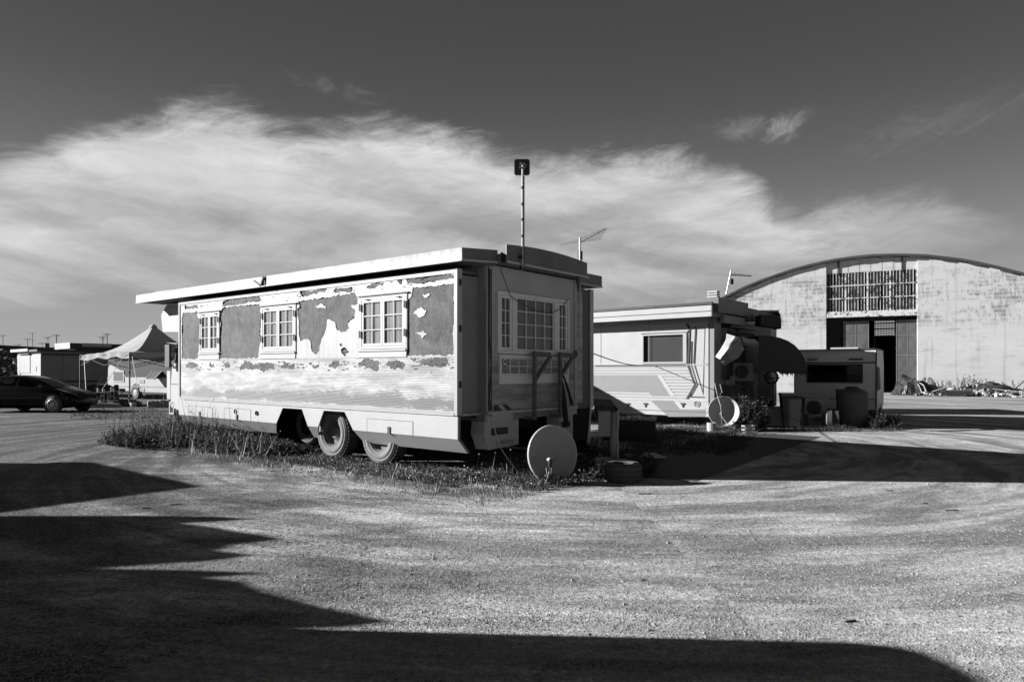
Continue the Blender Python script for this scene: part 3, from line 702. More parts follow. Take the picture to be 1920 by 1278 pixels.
# bay window
bz0, bz1 = 1.885, 2.875
ys = [RX(931, 600)[0], RX(962, 600)[0], RX(1041, 600)[0], RX(1065, 600)[0]]
t = MB(); t.box(XB - .04, XB - .012, yl + .06, ys[0] + .03, 1.83, 2.86).box(XB - .04, XB - .012, ys[3] - .03, yr - .06, 1.83, 2.86); mb(t, 'rear_side_panel', 'rear')
def xwin(y0, y1, z0, z1, cols, rows, curtain, label=None, w=.05, sash=.05, mat='rearframe', bx=None):
    X = XB if bx is None else bx
    fr = MB()
    fr.box(X - .03, X + .035, y0, y1, z1 - w, z1).box(X - .03, X + .035, y0, y1, z0, z0 + w).box(X - .03, X + .035, y0, y0 + w, z0 + w, z1 - w).box(X - .03, X + .035, y1 - w, y1, z0 + w, z1 - w)
    win = mb(fr, 'window', mat)
    if label: win['label'] = label
    a, c, d, e = y0 + w + .003, y1 - w - .003, z0 + w + .003, z1 - w - .003
    sh = MB(); sh.box(X - .02, X + .022, a, c, e - sash, e).box(X - .02, X + .022, a, c, d, d + sash).box(X - .02, X + .022, a, a + sash, d + sash, e - sash).box(X - .02, X + .022, c - sash, c, d + sash, e - sash)
    mb(sh, 'sash', mat, win)
    a, c, d, e = a + sash, c - sash, d + sash, e - sash; mw = .014
    pw = (c - a - mw * (cols - 1)) / cols; ph = (e - d - mw * (rows - 1)) / rows
    mu = MB()
    for i in range(1, cols): q = a + i * pw + (i - 1) * mw; mu.box(X - .002, X + .016, q, q + mw, d, e)
    for j in range(1, rows): q = d + j * ph + (j - 1) * mw; mu.box(X, X + .014, a, c, q, q + mw)
    mb(mu, 'glazing_bars', mat, win)
    for i in range(cols):
        for j in range(rows):
            pa = a + i * (pw + mw); pz = d + j * (ph + mw)
            mb(MB().box(X - .008, X - .003, pa, pa + pw, pz, pz + ph), 'pane', 'glass', win)
    cu = MB(); cu.grid(lambda u, v: (X - .08 + .012 * math.sin(u * (y1 - y0) * 60 + 3 * math.sin(u * 5)), a + (c - a) * u, d + (e - d) * v), 60, 2)
    mb(cu, 'curtain', curtain, win, smooth=True, norm=False)
    return win
xwin(ys[0], ys[1], bz0, bz1, 2, 4, 'blind', 'tall narrow rear casement on the left of the big window')
xwin(ys[1] + .002, ys[2], bz0, bz1, 4, 4, 'dimcurtain', 'big rear window of sixteen panes', sash=.03)
xwin(ys[2] + .002, ys[3], bz0, bz1, 2, 4, 'blind', 'tall narrow rear casement on the right of the big window')
# low strip window with the speed disc stickers
sy0, sy1 = RX(934, 690)[0], RX(1064, 690)[0]
sw_ = xwin(sy0, sy1, 1.50, 1.87, 8, 2, 'blind', 'low strip window under the big rear window with speed disc stickers', w=.045, sash=.02)
mb(MB().box(XB - .03, XB + .03, sy0, sy1, 1.40, 1.50), 'sill', 'rearframe', sw_)
def RM(y, z, x): return Matrix(((0, 0, 1, x), (1, 0, 0, y), (0, 1, 0, z * (1 - K * x)), (0, 0, 0, 1)))
dy, dz = RX(945.5, 678)
mb(MB().lathe([(.001, .0), (.062, .0)], (XB + .018, dy, dz), (1, 0, 0), 24), 'speed_disc', 'rearframe', sw_, norm=False)
mb(MB().lathe([(.058, .002), (.078, .002), (.078, -.002)], (XB + .018, dy, dz), (1, 0, 0), 24), 'disc_ring', 'black', sw_)
text_mesh('speed_number', '80', .085, 'black', sw_, RM(dy, dz, XB + .022), .0015)
dy2, dz2 = RX(1057, 680)
mb(MB().lathe([(.058, .002), (.078, .002), (.078, -.002)], (XB + .018, dy2, dz2), (1, 0, 0), 24), 'disc_ring', 'rearframe', sw_)
# striped marker board
ay, az_ = RX(926, 771); by, bz_ = RX(960, 757)
t = MB().box(XB + .006, XB + .012, ay, by, az_, bz_); mk = mb(t, 'striped_marker', 'black')
Wd = by - ay; Hh = bz_ - az_
for i in range(2):
    o_ = ay + Wd * (.17 + .5 * i)
    pts_ = [(o_, bz_), (min(o_ + Wd * .24, by), bz_), (min(o_ + Wd * .5, by), az_), (min(o_ + Wd * .26, by), az_)]
    if i: pts_ = [(o_, bz_), (by, bz_), (by, az_ + Hh * .08), (by - .01, az_ + .01)]
    mb(MB().prism(pts_, 'x', XB + .012, XB + .014), 'white_stripe', 'white', mk)
# bumper sill, light boxes, number plate
t = MB(); t.box(XB - .03, XB + .05, yl, yr, .93, .975); mb(t, 'bottom_rail', 'rear')
t = MB(); t.box(XB - .12, XB + .02, yl, yl + .62, .82, .925); mb(t, 'bumper', 'rear')
t = MB(); t.box(XB - .12, XB + .02, yr - .42, yr, .82, .925); mb(t, 'bumper', 'rear')
la, _ = RX(911, 800); lb, _ = RX(974, 800)
t = MB().prism([(la, .815), (lb, .815), (lb, .40), (la + .1, .37), (la - .02, .62)], 'x', XB - .3, XB - .02); lbx = mb(t, 'light_box', 'rear')
q0, r0 = RX(923, 816); q1, r1 = RX(953, 800)
mb(MB().box(XB - .02, XB - .005, q0, q1, r0, r1), 'tail_light', 'black', lbx)
q0, r0 = RX(932, 837); q1, r1 = RX(970, 824)
mb(MB().box(XB - .02, XB - .008, q0, q1, .42, .51), 'number_plate', 'midlight', lbx)
text_mesh('plate_number', 'BI 4777 Z', .075, 'black', lbx, RM((q0 + q1) / 2, .465, XB - .006), .001)
t = MB().prism([(yr - .5, .815), (yr - .06, .815), (yr - .06, .40), (yr - .5, .42)], 'x', XB - .3, XB - .03); lb2 = mb(t, 'light_box', 'rear')
mb(MB().box(XB - .03, XB - .015, yr - .42, yr - .16, .6, .7), 'tail_light', 'black', lb2)
# hinged rack brackets
def bracket(pxs, ytop, ybot, pxr, brace, ybr):
    X = XB + .16
    a, zt_ = MF.onX(pxs, ytop, X); _, zb_ = MF.onX(pxs, ybot, X); c, _ = MF.onX(pxr, ytop, X)
    m = MB(); m.bar((X, a, zb_), (X, a, zt_), .055); m.bar((X, a, zt_ - .05), (X, c, zt_ - .05), .05, .08)
    z_b = MF.onX(pxs, ybr, X)[1]; m.bar((X, a, z_b), (X, c, z_b + (c - a) * .95), .05)
    m.bar((X, c, zt_ - .05), (X, c, z_b + (c - a) * .9), .06)
    m.bar((X, a, zb_ + .03), (XB - .05, a, zb_ + .03), .05)
    return m
mb(bracket(1002, 658, 787, 1031, 0, 715), 'rack_bracket', 'rust')
mb(bracket(1050, 660, 782, 1080, 0, 708), 'rack_bracket', 'rust')
t = MB(); X_ = XB + .12
t.tube([(X_, *MF.onX(1050, 704, X_)), (X_, *MF.onX(1056, 735, X_)), (X_, *MF.onX(1060, 770, X_)), (X_, *MF.onX(1062, 800, X_))], .035, 7, .05)
t.tube([(X_, *MF.onX(1056, 704, X_)), (X_ + .03, *MF.onX(1064, 735, X_)), (X_, *MF.onX(1072, 757, X_))], .02, 6, .035)
mb(t, 'wrapped_rags', 'rag')
# cables down the corner
t = MB(); t.tube([(XB + .04, yl + .03, 3.2), (XB + .035, yl + .025, 2.2), (XB + .045, yl + .06, 1.7), (XB + .04, yl + .02, 1.2), (XB + .04, yl + .06, .9)], .012, 5)
mb(t, 'cable', 'black')
p0 = MF.onX(922, 770, XB + .05); pth = [(XB + .05, p0[0], p0[1])]
for px, py in ((929, 810), (938, 838)): q = MF.onX(px, py, XB + .08); pth.append((XB + .08, q[0], q[1]))
pth += [(XB + .25, .75, .2), (XB + .35, .9, .0)]
mb(MB().tube(pth, .008, 5), 'hanging_cable', 'dishlight')
pth = []
for px, py in ((938, 502), (950, 535), (958, 556), (975, 567), (1000, 580), (1025, 586), (1040, 585), (1055, 575), (1066, 560)):
    q = RX(px, py, XB + .05); pth.append((XB + .05, q[0], q[1]))
mb(MB().tube(pth, .006, 5), 'slack_wire', 'black')
# ---- roof: left wing, raised middle, right wing
ov = .15; e1 = .24; e2_ = .42; FX = -11.09
t = MB(); t.box(FX, e1 - .03, -ov + .03, .66, 3.25, 3.275); mb(t, 'soffit', 'soffit')
t = MB(); t.box(FX, e1, -ov, -ov + .03, 3.235, 3.43); rf = mb(t, 'roof_fascia', 'fascia')
mb(MB().box(FX, e1 + .004, -ov - .012, -ov - .001, 3.23, 3.255), 'lower_lip', 'fascia', rf)
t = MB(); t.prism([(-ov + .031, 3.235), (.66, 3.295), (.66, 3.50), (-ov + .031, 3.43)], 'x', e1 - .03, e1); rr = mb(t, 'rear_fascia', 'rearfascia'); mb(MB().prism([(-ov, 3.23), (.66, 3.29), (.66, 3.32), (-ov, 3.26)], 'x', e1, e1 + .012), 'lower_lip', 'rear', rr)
t = MB(); t.box(FX, e1 - .031, -ov + .031, .66, 3.40, 3.42).box(FX, FX + .03, -ov + .031, .66, 3.276, 3.399); mb(t, 'roof_deck', 'mid')
cam_ = lambda y: 3.565 + .055 * (1 - ((y - 1.75) / 1.15) ** 2)
arc = [(.665, 3.30), (.665, 3.565)] + [(.665 + 2.275 * i / 10, cam_(.665 + 2.275 * i / 10)) for i in range(11)] + [(2.94, 3.30)]
t = MB(); t.prism([(.667, 3.30)] + [(max(.667, q[0]), q[1] - .003) for q in arc[2:-1]] + [(2.94, 3.30)], 'x', e2_ - .12, e2_ - .02); mb(t, 'roof_middle', 'dark')
mb(MB().box(-9.6, e2_ - .121, .667, 2.94, 3.30, 3.44), 'roof_deck', 'mid')
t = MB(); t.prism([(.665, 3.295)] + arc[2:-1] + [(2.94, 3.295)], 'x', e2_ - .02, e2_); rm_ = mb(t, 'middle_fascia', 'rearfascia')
mb(MB().box(e2_, e2_ + .015, .66, 2.98, 3.285, 3.32), 'lower_lip', 'rear', rm_)
t = MB(); t.box(FX + 1, e1, 2.94, 3.73, 3.20, 3.42); mb(t, 'right_roof_wing', 'rearfascia')
t = MB(); t.box(e1, e1 + .012, 2.99, 3.74, 3.195, 3.225); mb(t, 'lower_lip', 'rear')
# roof hatch and small junk on the roof edge
t = MB(); x_, z_ = MF.onY(325, 560, .3); t.prism([(x_ - .7, 3.41), (x_ - .55, 3.52), (x_ + .5, 3.5), (x_ + .7, 3.41)], 'y', .1, .7); mb(t, 'roof_vent', 'dark')
x_, z_ = MF.onY(490, 525, -ov)
t = MB(); t.bar((x_ - .25, -ov - .02, 3.37), (x_ - .02, -ov - .02, 3.26), .03).bar((x_ + .02, -ov - .02, 3.27), (x_ + .12, -ov - .02, 3.41), .05).box(x_ + .14, x_ + .155, -ov - .02, -ov - .001, 3.22, 3.43); mb(t, 'broken_bracket', 'dark')
# ---- cab and overcab box
def OV(px, py, y=.35): return MF.onY(px, py, y)
t = MB(); pr_ = [OV(339, 570), OV(312, 572), OV(302, 590), OV(305, 622), OV(339, 624)]; pr_ = [(q[0], q[1]) for q in pr_]; pr_[0] = (LX, pr_[0][1]); pr_[-1] = (LX, pr_[-1][1])
t.prism(pr_, 'y', .35, 2.85); mb(t, 'overcab_box', 'skin')
t = MB(); cabp = [OV(336, 636, .1), OV(323, 686, .1), OV(320, 722, .1), OV(320, 762, .1)]; t.prism([(LX, .62), (LX, 2.3)] + cabp, 'y', .1, 2.75); cab = mb(t, 'cab', 'white')
mb(MB().prism([(LX - .02, 1.78), (LX - .02, OV(336, 642, .1)[1]), OV(335, 642, .1), OV(328, 680, .1)], 'y', .08, .098), 'side_window', 'tinted', cab)
mb(MB().prism([OV(335, 641, .1), OV(334, 641, .1), OV(326.5, 681, .1), OV(327.5, 681, .1)], 'y', .07, .08), 'window_seal', 'dark', cab)
mb(MB().box(OV(320, 722, .1)[0], LX, .09, .099, 1.26, 1.275), 'panel_seam', 'dark', cab)
t = MB(); mq = lambda px, py: (OV(px, py, 0)[0], 0, OV(px, py, 0)[1]); t.tube([mq(333, 645), mq(314, 643), mq(312, 684), mq(330, 686)], .02, 6); mr = mb(t, 'mirror_arm', 'black', cab)
mb(MB().box(OV(313, 660, -.03)[0], OV(321, 660, -.03)[0], -.08, -.03, OV(317, 688, 0)[1], OV(317, 646, 0)[1]), 'mirror', 'black', cab)
mb(MB().box(OV(313, 700, .2)[0], OV(319, 700, .2)[0], .2, .3, OV(316, 748, .2)[1], OV(316, 695, .2)[1]), 'bumper_panel', 'white', cab)
t = MB(); xs1, xs2, zs1, zs2 = OV(317, 760, .1)[0], OV(326, 760, .1)[0], OV(320, 776, .1)[1], OV(320, 753, .1)[1]; t.box(xs1, xs1 + .04, .1, .14, zs1, zs2).box(xs2 - .04, xs2, .1, .14, zs1, zs2).box(xs1 + .04, xs2 - .04, .1, .14, zs1, zs1 + .04).box(xs1 + .04, xs2 - .04, .1, .14, zs2 - .04, zs2); mb(t, 'cab_step', 'white', cab)
ty, lg, rm = wheel_parts((LX - .2, .28, .45), .45, .27, -1); o = mb(ty, 'wheel', 'rubber', smooth=True); mb(rm, 'rim', 'dusty', o, smooth=True)
# ---- masts
mx, mz = MF.onX(980, 488, e2_ + .04)
mast = thing('panel_antenna_mast', 'tall thin mast on the peeling caravan roof edge carrying a square panel antenna', 'antenna', main.matrix_basis @ Vector((e2_ + .04, mx, 0)), MF.rz)
zt_ = MF.onX(981.5, 308, e2_ + .04)[1]
MB().tube([(0, 0, mz - .12), (0, 0, zt_)], .018, 8).build('pole', 'steel', mast)
for q in (.25, .42, .58, .75): MB().lathe([(.026, -.02), (.026, .02)], (0, 0, mz + (zt_ - mz) * q), (0, 0, 1), 8, True).build('cable_clip', 'black', mast)
MB().tube([(.02, .01, mz - .1), (.022, .01, zt_ - .2)], .007, 5).build('cable', 'black', mast)
pn = MB(); c_ = Vector((0, .0, zt_ - .03))
# rounded plate whose face turns to the camera
a_ = R(39.4)
def plate(w, h, r, d):
    m = MB(); o_ = []
    for cx, cz, a0 in ((w / 2 - r, h / 2 - r, 0), (-w / 2 + r, h / 2 - r, 90), (-w / 2 + r, -h / 2 + r, 180), (w / 2 - r, -h / 2 + r, 270)):
        for k in range(5): t_ = R(a0 + 22.5 * k); o_.append((cx + r * math.cos(t_), cz + r * math.sin(t_)))
    return m.prism(o_, 'y', -d / 2, d / 2)
pp = plate(.235, .245, .03, .02); rot = Matrix.Translation(c_ + Vector((-.06, .06, 0))) @ Matrix.Rotation(a_, 4, 'Z')
pl = MB(); pl.add([rot @ Vector(q) for q in pp.v], pp.f); plo = pl.build('panel', 'dark', mast)
pp = plate(.25, .26, .035, .01); rim_ = MB(); rim_.add([rot @ (Vector(q) + Vector((0, .012, 0))) for q in pp.v], pp.f); rim_.build('panel_edge', 'midlight', plo)
cl = MB(); rr_ = Matrix.Translation(c_) @ Matrix.Rotation(a_, 4, 'Z')
for dx, dz_, s_ in ((-.03, .03, .03), (.02, .02, .03), (-.04, -.03, .025), (.05, .0, .02), (.03, -.04, .02)):
    tt = MB().obox((dx, .0, dz_), (s_, .05, s_)); cl = MB(); cl.add([rr_ @ Vector(q) for q in tt.v], tt.f); cl.build('clamp', 'steel', mast)
# bracket that holds it on the fascia
MB().box(-.03, .012, -.05, .04, mz - .16, mz - .1).box(-.03, .012, -.05, .04, mz + .02, mz + .07).build('mounting_bracket', 'black', mast)

def yagi(name, label, loc, rz, z0, z1, blen, elev, nel, wid, downlead=True, scale=1, lean=0):
    th_ = thing(name, label, 'antenna', loc, rz)
    top = Vector((lean, 0, z1))
    MB().tube([(0, 0, z0), top], .018 * scale, 7).build('pole', 'steel', th_)
    d = Vector((math.cos(elev), 0, math.sin(elev)))
    bm_ = MB().bar(top + Vector((0, 0, -.1 * scale)) , top + Vector((0, 0, -.1 * scale)) + d * blen, .022 * scale).build('boom', 'steel', th_)
    for i in range(nel):
        q = i / (nel - 1); c = top + Vector((0, 0, -.09 * scale)) + d * blen * (.02 + .96 * q); w = wid * (1 - q) ** 1.1 + wid * .2
        MB().tube([c - Vector((0, w / 2, 0)), c + Vector((0, w / 2, 0))], .0065 * scale, 5).build('element', 'dark', bm_)
    MB().obox(top + Vector((.03, .02, -.32)) * 1, (.07, .07, .16)).build('junction_box', 'black', th_)
    if downlead:
        MB().tube([top + Vector((.06, 0, -.28)), top + Vector((.25, .12, -.35)), top + Vector((.35, .2, -.55)), top + Vector((.28, .16, -.68)), top + Vector((.1, .05, -.4))], .006, 5).build('loop_cable', 'dark', th_)
    return th_
ty_, tz_ = MF.onX(1087.5, 600, XB + .06)
tl = main.matrix_basis @ Vector((XB + .06, ty_, 0))
ztop = MF.onX(1088, 446, XB + .06)[1]
yagi('television_antenna', 'comb shaped television antenna on a thin pole at the rear corner of the peeling caravan', tl, R(52), 2.0, ztop, 1.0, R(24), 8, .72, scale=.9)

# ================================================================== the second caravan
CF = Frame(5.62, 19.5, (.773, -.634))
c2 = thing('ribbed_caravan', 'long white ribbed caravan with grey zigzag stripes, parked behind the peeling one', 'caravan', (5.62, 19.5, 0), CF.rz)
L2 = -9.5
def w2(x, y): return CF.onY(1100 + x / 3.76, 480 + y / 3.76)
zw = 3.14
wx0, wz1 = w2(392, 548); wx1, wz0 = w2(706, 755); _, wz1 = w2(560, 545); _, wz0 = w2(560, 757)
ts = CF.onY(1200, 684)[1]        # swage line
sheet('side_wall', [rect(L2, -.02, ts, zw), rect(wx0 + .03, wx1 - .03, wz0 + .03, wz1 - .03)], .015, .03, 'white', c2)
zt2 = CF.onY(1215, 746)[1]
t = MB(); n = 11; pr_ = [(.03, zt2)]
for i in range(n):
    z0 = zt2 + (ts - zt2) * i / n; d = (ts - zt2) / n
    pr_ += [(.012, z0), (-.004, z0 + d * .3), (-.004, z0 + d * .85), (.012, z0 + d * .98)]
pr_ += [(.03, ts)]
t.prism(pr_, 'x', L2, -.02).build('ribbed_siding', 'siding2', c2)
MB().box(L2, .0, -.02, .02, ts - .02, ts + .02).build('waist_rail', 'trim', c2)
MB().box(L2, .0, -.025, .02, zt2 - .06, zt2).build('lower_rail', 'midlight', c2)
zb2 = .3
ax0 = CF.onY(1127, 760)[0]
t = MB().prism([(ax0 + .75, zb2), (0, zb2), (0, zt2 - .06), (L2, zt2 - .06), (L2, zb2), (ax0 - .5, zb2), (ax0 - .3, .72), (ax0 + .35, .72)], 'y', -.015, .01); sk2 = t.build('skirt', 'white', c2)
MB().box(ax0 + .8, 0, -.02, -.015, zb2 + .12, zb2 + .135).build('seam', 'dark', sk2)
for px in (1178, 1211, 1281): x, zz = CF.onY(px, 757); MB().box(x - .07, x + .07, -.04, -.015, zz - .01, zz + .03).box(x - .02, x + .02, -.04, -.015, zz - .09, zz - .01).build('locker_latch', 'black', sk2)
x, zz = CF.onY(1308, 757); MB().lathe([(0, -.005), (.09, -.005), (.09, .01)], (x, -.02, zz), (0, -1, 0), 14).build('filler_cap', 'black', sk2)
ty, lg, rm = wheel_parts((ax0 + .05, .25, .42), .42, .25, -1); o = ty.build('wheel', 'rubber', c2, smooth=True); rm.build('rim', 'dusty', o, smooth=True)
# graphic: broad grey arrow bands and thin dark lines
def strip(pts, y0, y1, mat, name, par=c2): return MB().prism(pts, 'y', y0, y1).build(name, mat, par)
sp_ = [w2(*q) for q in ((730, 776), (722, 776), (768, 908), (726, 990))]; MB().prism([(sp_[0][0], ts - .02), sp_[2], (sp_[3][0], zt2), (-.12, zt2), (-.12, ts - .02)], 'y', -.011, -.003).build('smooth_corner_panel', 'white', c2)
strip([w2(*q) for q in ((20, 838), (497, 838), (590, 985), (460, 985), (435, 955), (20, 955))], -.006, -.008, 'mid', 'grey_band')
strip([w2(*q) for q in ((455, 1018), (610, 1018), (660, 1080), (838, 1080), (838, 1131), (578, 1131))], -.017, -.019, 'lowpaint', 'grey_band')
strip([w2(*q) for q in ((497, 838), (535, 850), (625, 985), (590, 985))], -.006, -.009, 'midlight', 'pale_band')
strip([w2(*q) for q in ((612, 1018), (650, 1018), (690, 1065), (838, 1065), (838, 1078), (662, 1078))], -.017, -.0195, 'midlight', 'pale_band')
def line2(pp, w=.05, y=-.02):
    m = MB(); P_ = [Vector(w2(*q)) for q in pp]; n = len(P_); L_ = []; R_ = []
    for i, p in enumerate(P_):
        d1 = (p - P_[i - 1]).normalized() if i else None; d2 = (P_[i + 1] - p).normalized() if i < n - 1 else None
        d = ((d1 or d2) + (d2 or d1)).normalized(); nn = Vector((-d.y, d.x)) * w / 2 / max(.5, d.dot(d1 or d2)); L_.append(p + nn); R_.append(p - nn)
    for i in range(n - 1): m.prism([tuple(L_[i]), tuple(L_[i + 1]), tuple(R_[i + 1]), tuple(R_[i])], 'y', y, y + .006)
    return m.build('thin_stripe', 'dark', c2)
line2([(708, 470), (727, 515), (716, 770), (765, 908), (706, 1008)], .055)
line2([(770, 500), (757, 748), (822, 968), (837, 505)], .04)
line2([(740, 600), (737, 760), (782, 908), (735, 992), (838, 994)], .03)
line2([(60, 772), (700, 768)], .03, -.024)
for q in (-1.9, -3.6, -5.4, -7.2): MB().box(q - .008, q + .008, -.006, -.001, ts + .02, zw).build('panel_seam', 'mid', c2)
MB().box(L2, 0, -.035, -.001, zw - .14, zw - .12).build('rain_gutter', 'midlight', c2)
pw_ = [(.2, -.02, 2.9)]
P0 = main.matrix_basis @ Vector((.0, 3.78, 1.95)); P1 = c2.matrix_basis @ Vector((w2(470, 768)[0], -.05, w2(470, 768)[1]))
dw = thing('power_cable', 'thin cable sagging from the peeling caravan across the ribbed caravan wall', 'cable', P0)
MB().tube([(P1 - P0) * (i / 12) - Vector((0, 0, .10 * math.sin(math.pi * i / 12) ** 1.0)) for i in range(13)], .012, 5).build('wire', 'dark', dw)
# window with blind
def win2():
    w = .05; m = MB().box(wx0, wx1, -.03, .03, wz1 - w, wz1).box(wx0, wx1, -.03, .03, wz0, wz0 + w).box(wx0, wx0 + w, -.03, .03, wz0 + w, wz1 - w).box(wx1 - .11, wx1, -.03, .03, wz0 + w, wz1 - w)
    o = m.build('window', 'trim', c2)
    MB().box(wx0 + w, wx1 - .11, .0, .006, wz0 + w, wz1 - w).build('pane', 'glass', o)
    n = 22; bl = MB()
    for i in range(n):
        z0 = wz0 + w + (wz1 - wz0 - 2 * w) * i / n
        bl.add([(wx0 + .2, .05, z0), (wx1 - .12, .05, z0), (wx1 - .12, .075, z0 + .05), (wx0 + .2, .075, z0 + .05)], [(0, 1, 2, 3)])
    bl.build('blind', 'blind', o, norm=False)
    MB().box(wx0, wx1, .12, .14, wz0, wz1).build('dark_room', 'interior', o)
    MB().box(wx0 - .06, wx1 + .05, -.05, -.01, wz1 + .02, wz1 + .06).build('drip_rail', 'trim', o)
win2()
MB().box(-.12, .0, -.02, .04, zt2, zw - .3).build('corner_trim', 'white', c2)
MB().box(.0, .16, .0, .5, zb2 + .1, zw).build('rounded_corner', 'mid', c2)
# body, roof
MB().box(L2, .0, .05, 4.9, .5, zw).build('body_core', 'inner', c2)
o2 = .5
MB().box(L2 - .5, .28, -o2 + .03, .9, zw - .01, zw + .03).build('soffit', 'soffit', c2)
f2 = MB().box(L2 - .5, .28, -o2, -o2 + .03, zw - .01, 3.44).build('roof_fascia', 'white', c2)
MB().box(L2 - .5, .285, -o2 - .012, -o2 - .001, 3.27, 3.285).build('groove', 'dark', f2)
MB().box(L2 - .5, .32, -o2 - .03, -o2 + .05, 3.455, 3.53).build('gutter', 'black', c2)
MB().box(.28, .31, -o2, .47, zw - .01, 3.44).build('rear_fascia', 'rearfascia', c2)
MB().box(L2 - .5, .30, -o2 + .06, 3.0, 3.45, 3.50).build('roof_deck', 'mid', c2)
def rx2(px, py, x=.45): return CF.onX(px, py, x)
# raised middle box of the rear roof and lower step
a_, _ = rx2(1347, 600); c_, _ = rx2(1403, 600); d_, _ = rx2(1420, 600)
MB().box(-.5, .45, a_, c_, 3.25, 3.66).build('rear_roof_box', 'rearfascia', c2)
MB().box(-.5, .45, c_ + .003, d_, 3.15, 3.52).build('rear_roof_step', 'rearfascia', c2)
MB().box(.30, .42, .1, c_ - .2, 2.98, 3.2).build('rear_cornice', 'mid', c2)
MB().box(.0, .3, .9, 3.2, 2.9, 2.99).build('rear_lintel', 'dark', c2)
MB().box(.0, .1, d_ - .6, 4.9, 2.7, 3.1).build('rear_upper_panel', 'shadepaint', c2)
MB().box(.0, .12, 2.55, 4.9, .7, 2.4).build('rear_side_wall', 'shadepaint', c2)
MB().box(.12, .2, 3.0, 3.35, .5, 1.6).build('rear_door_leaf', 'mid', c2)
MB().box(.12, .5, 2.85, 3.4, 1.56, 1.6).build('rear_shelf', 'midlight', c2)
# chimney
x, zz = CF.onY(1338, 560, .4)
ch = MB().box(x - .14, x + .14, .3, .5, 3.5, 3.72)
for k in range(3): ch.box(x - .15, x + .15, .29, .51, 3.745 + k * .07, 3.785 + k * .07)
for q in (x - .12, x + .1): ch.box(q, q + .02, .32, .48, 3.7, 3.93)
ch.build('flue', 'midlight', c2)
yy, zz = rx2(1374, 565)
yagi('roof_antenna', 'small slanting television antenna on the ribbed caravan roof', c2.matrix_basis @ Vector((.2, yy, 0)), R(3), 3.6, 3.6 + gz(503, 20) - gz(563, 20), .6, R(-3), 7, .5, False, 1.3, .2)
# ---- rear clutter of the second caravan, each thing by itself
def wp(px, py, Y): return Vector((gp(px, Y), Y, gz(py, Y)))
# air conditioner unit on the rear
ac = thing('air_conditioner', 'boxy air conditioner unit mounted on the rear of the ribbed caravan', 'air conditioner', (gp(1393, 20.4), 20.4, gz(714, 20.4)), R(-15))
MB().box(-.28, .28, -.14, .14, 0, .54).build('case', 'mid', ac)
MB().lathe([(0, .0), (.2, .0), (.2, .01)], (-.05, -.14, .28), (0, -1, 0), 20).build('fan_grille', 'black', ac)
MB().box(-.3, .32, -.2, .2, -.06, -.0).build('shelf_bracket', 'dark', ac)
# crumpled awning
aw = thing('torn_awning', 'crumpled light awning folded down over the ribbed caravan rear wall', 'awning', (0, 0, 0))
def sheet3(pts, mat, name, par, sub=6, amp=.05, seed=0):
    """a patch of cloth through rows of points"""
    rows = len(pts); cols = len(pts[0]); nu, nv = (rows - 1) * sub, (cols - 1) * sub
    def f(u, v):
        a, c = u * (rows - 1), v * (cols - 1); i, j = min(int(a), rows - 2), min(int(c), cols - 2); a -= i; c -= j
        p = (pts[i][j] * (1 - a) + pts[i + 1][j] * a) * (1 - c) + (pts[i][j + 1] * (1 - a) + pts[i + 1][j + 1] * a) * c
        return p + noise.noise_vector(p * 3.1 + Vector((seed, 0, 0))) * amp
    m = MB().grid(f, nu, nv); nn = len(m.v)
    return m.build(name, mat, par, smooth=True, norm=False)
sheet3([[wp(1364, 624, 19.3), wp(1378, 632, 19.0), wp(1392, 637, 19.6)], [wp(1352, 650, 18.9), wp(1366, 652, 18.6), wp(1382, 645, 19.1)], [wp(1342, 670, 18.9), wp(1350, 672, 18.7), wp(1386, 634, 19.2)]], 'midlight', 'folded_cloth', aw, amp=.06)
sheet3([[wp(1343, 672, 18.85), wp(1364, 655, 18.7), wp(1388, 634, 19.1)], [wp(1350, 680, 18.9), wp(1372, 672, 18.75), wp(1394, 652, 19.1)], [wp(1355, 686, 18.95), wp(1376, 677, 18.8), wp(1397, 655, 19.15)]], 'mid', 'hanging_cloth', aw, amp=.05, seed=4)
sheet3([[wp(1390, 632, 19.3), wp(1412, 636, 19.6), wp(1436, 640, 20.2)], [wp(1394, 642, 19.1), wp(1415, 644, 19.4), wp(1434, 645, 20)]], 'midlight', 'awning_roll', aw, amp=.03, seed=8)
MB().tube([wp(1366, 622, 19.5), wp(1412, 628, 20.5)], .05, 8).build('awning_bar', 'dark', aw)
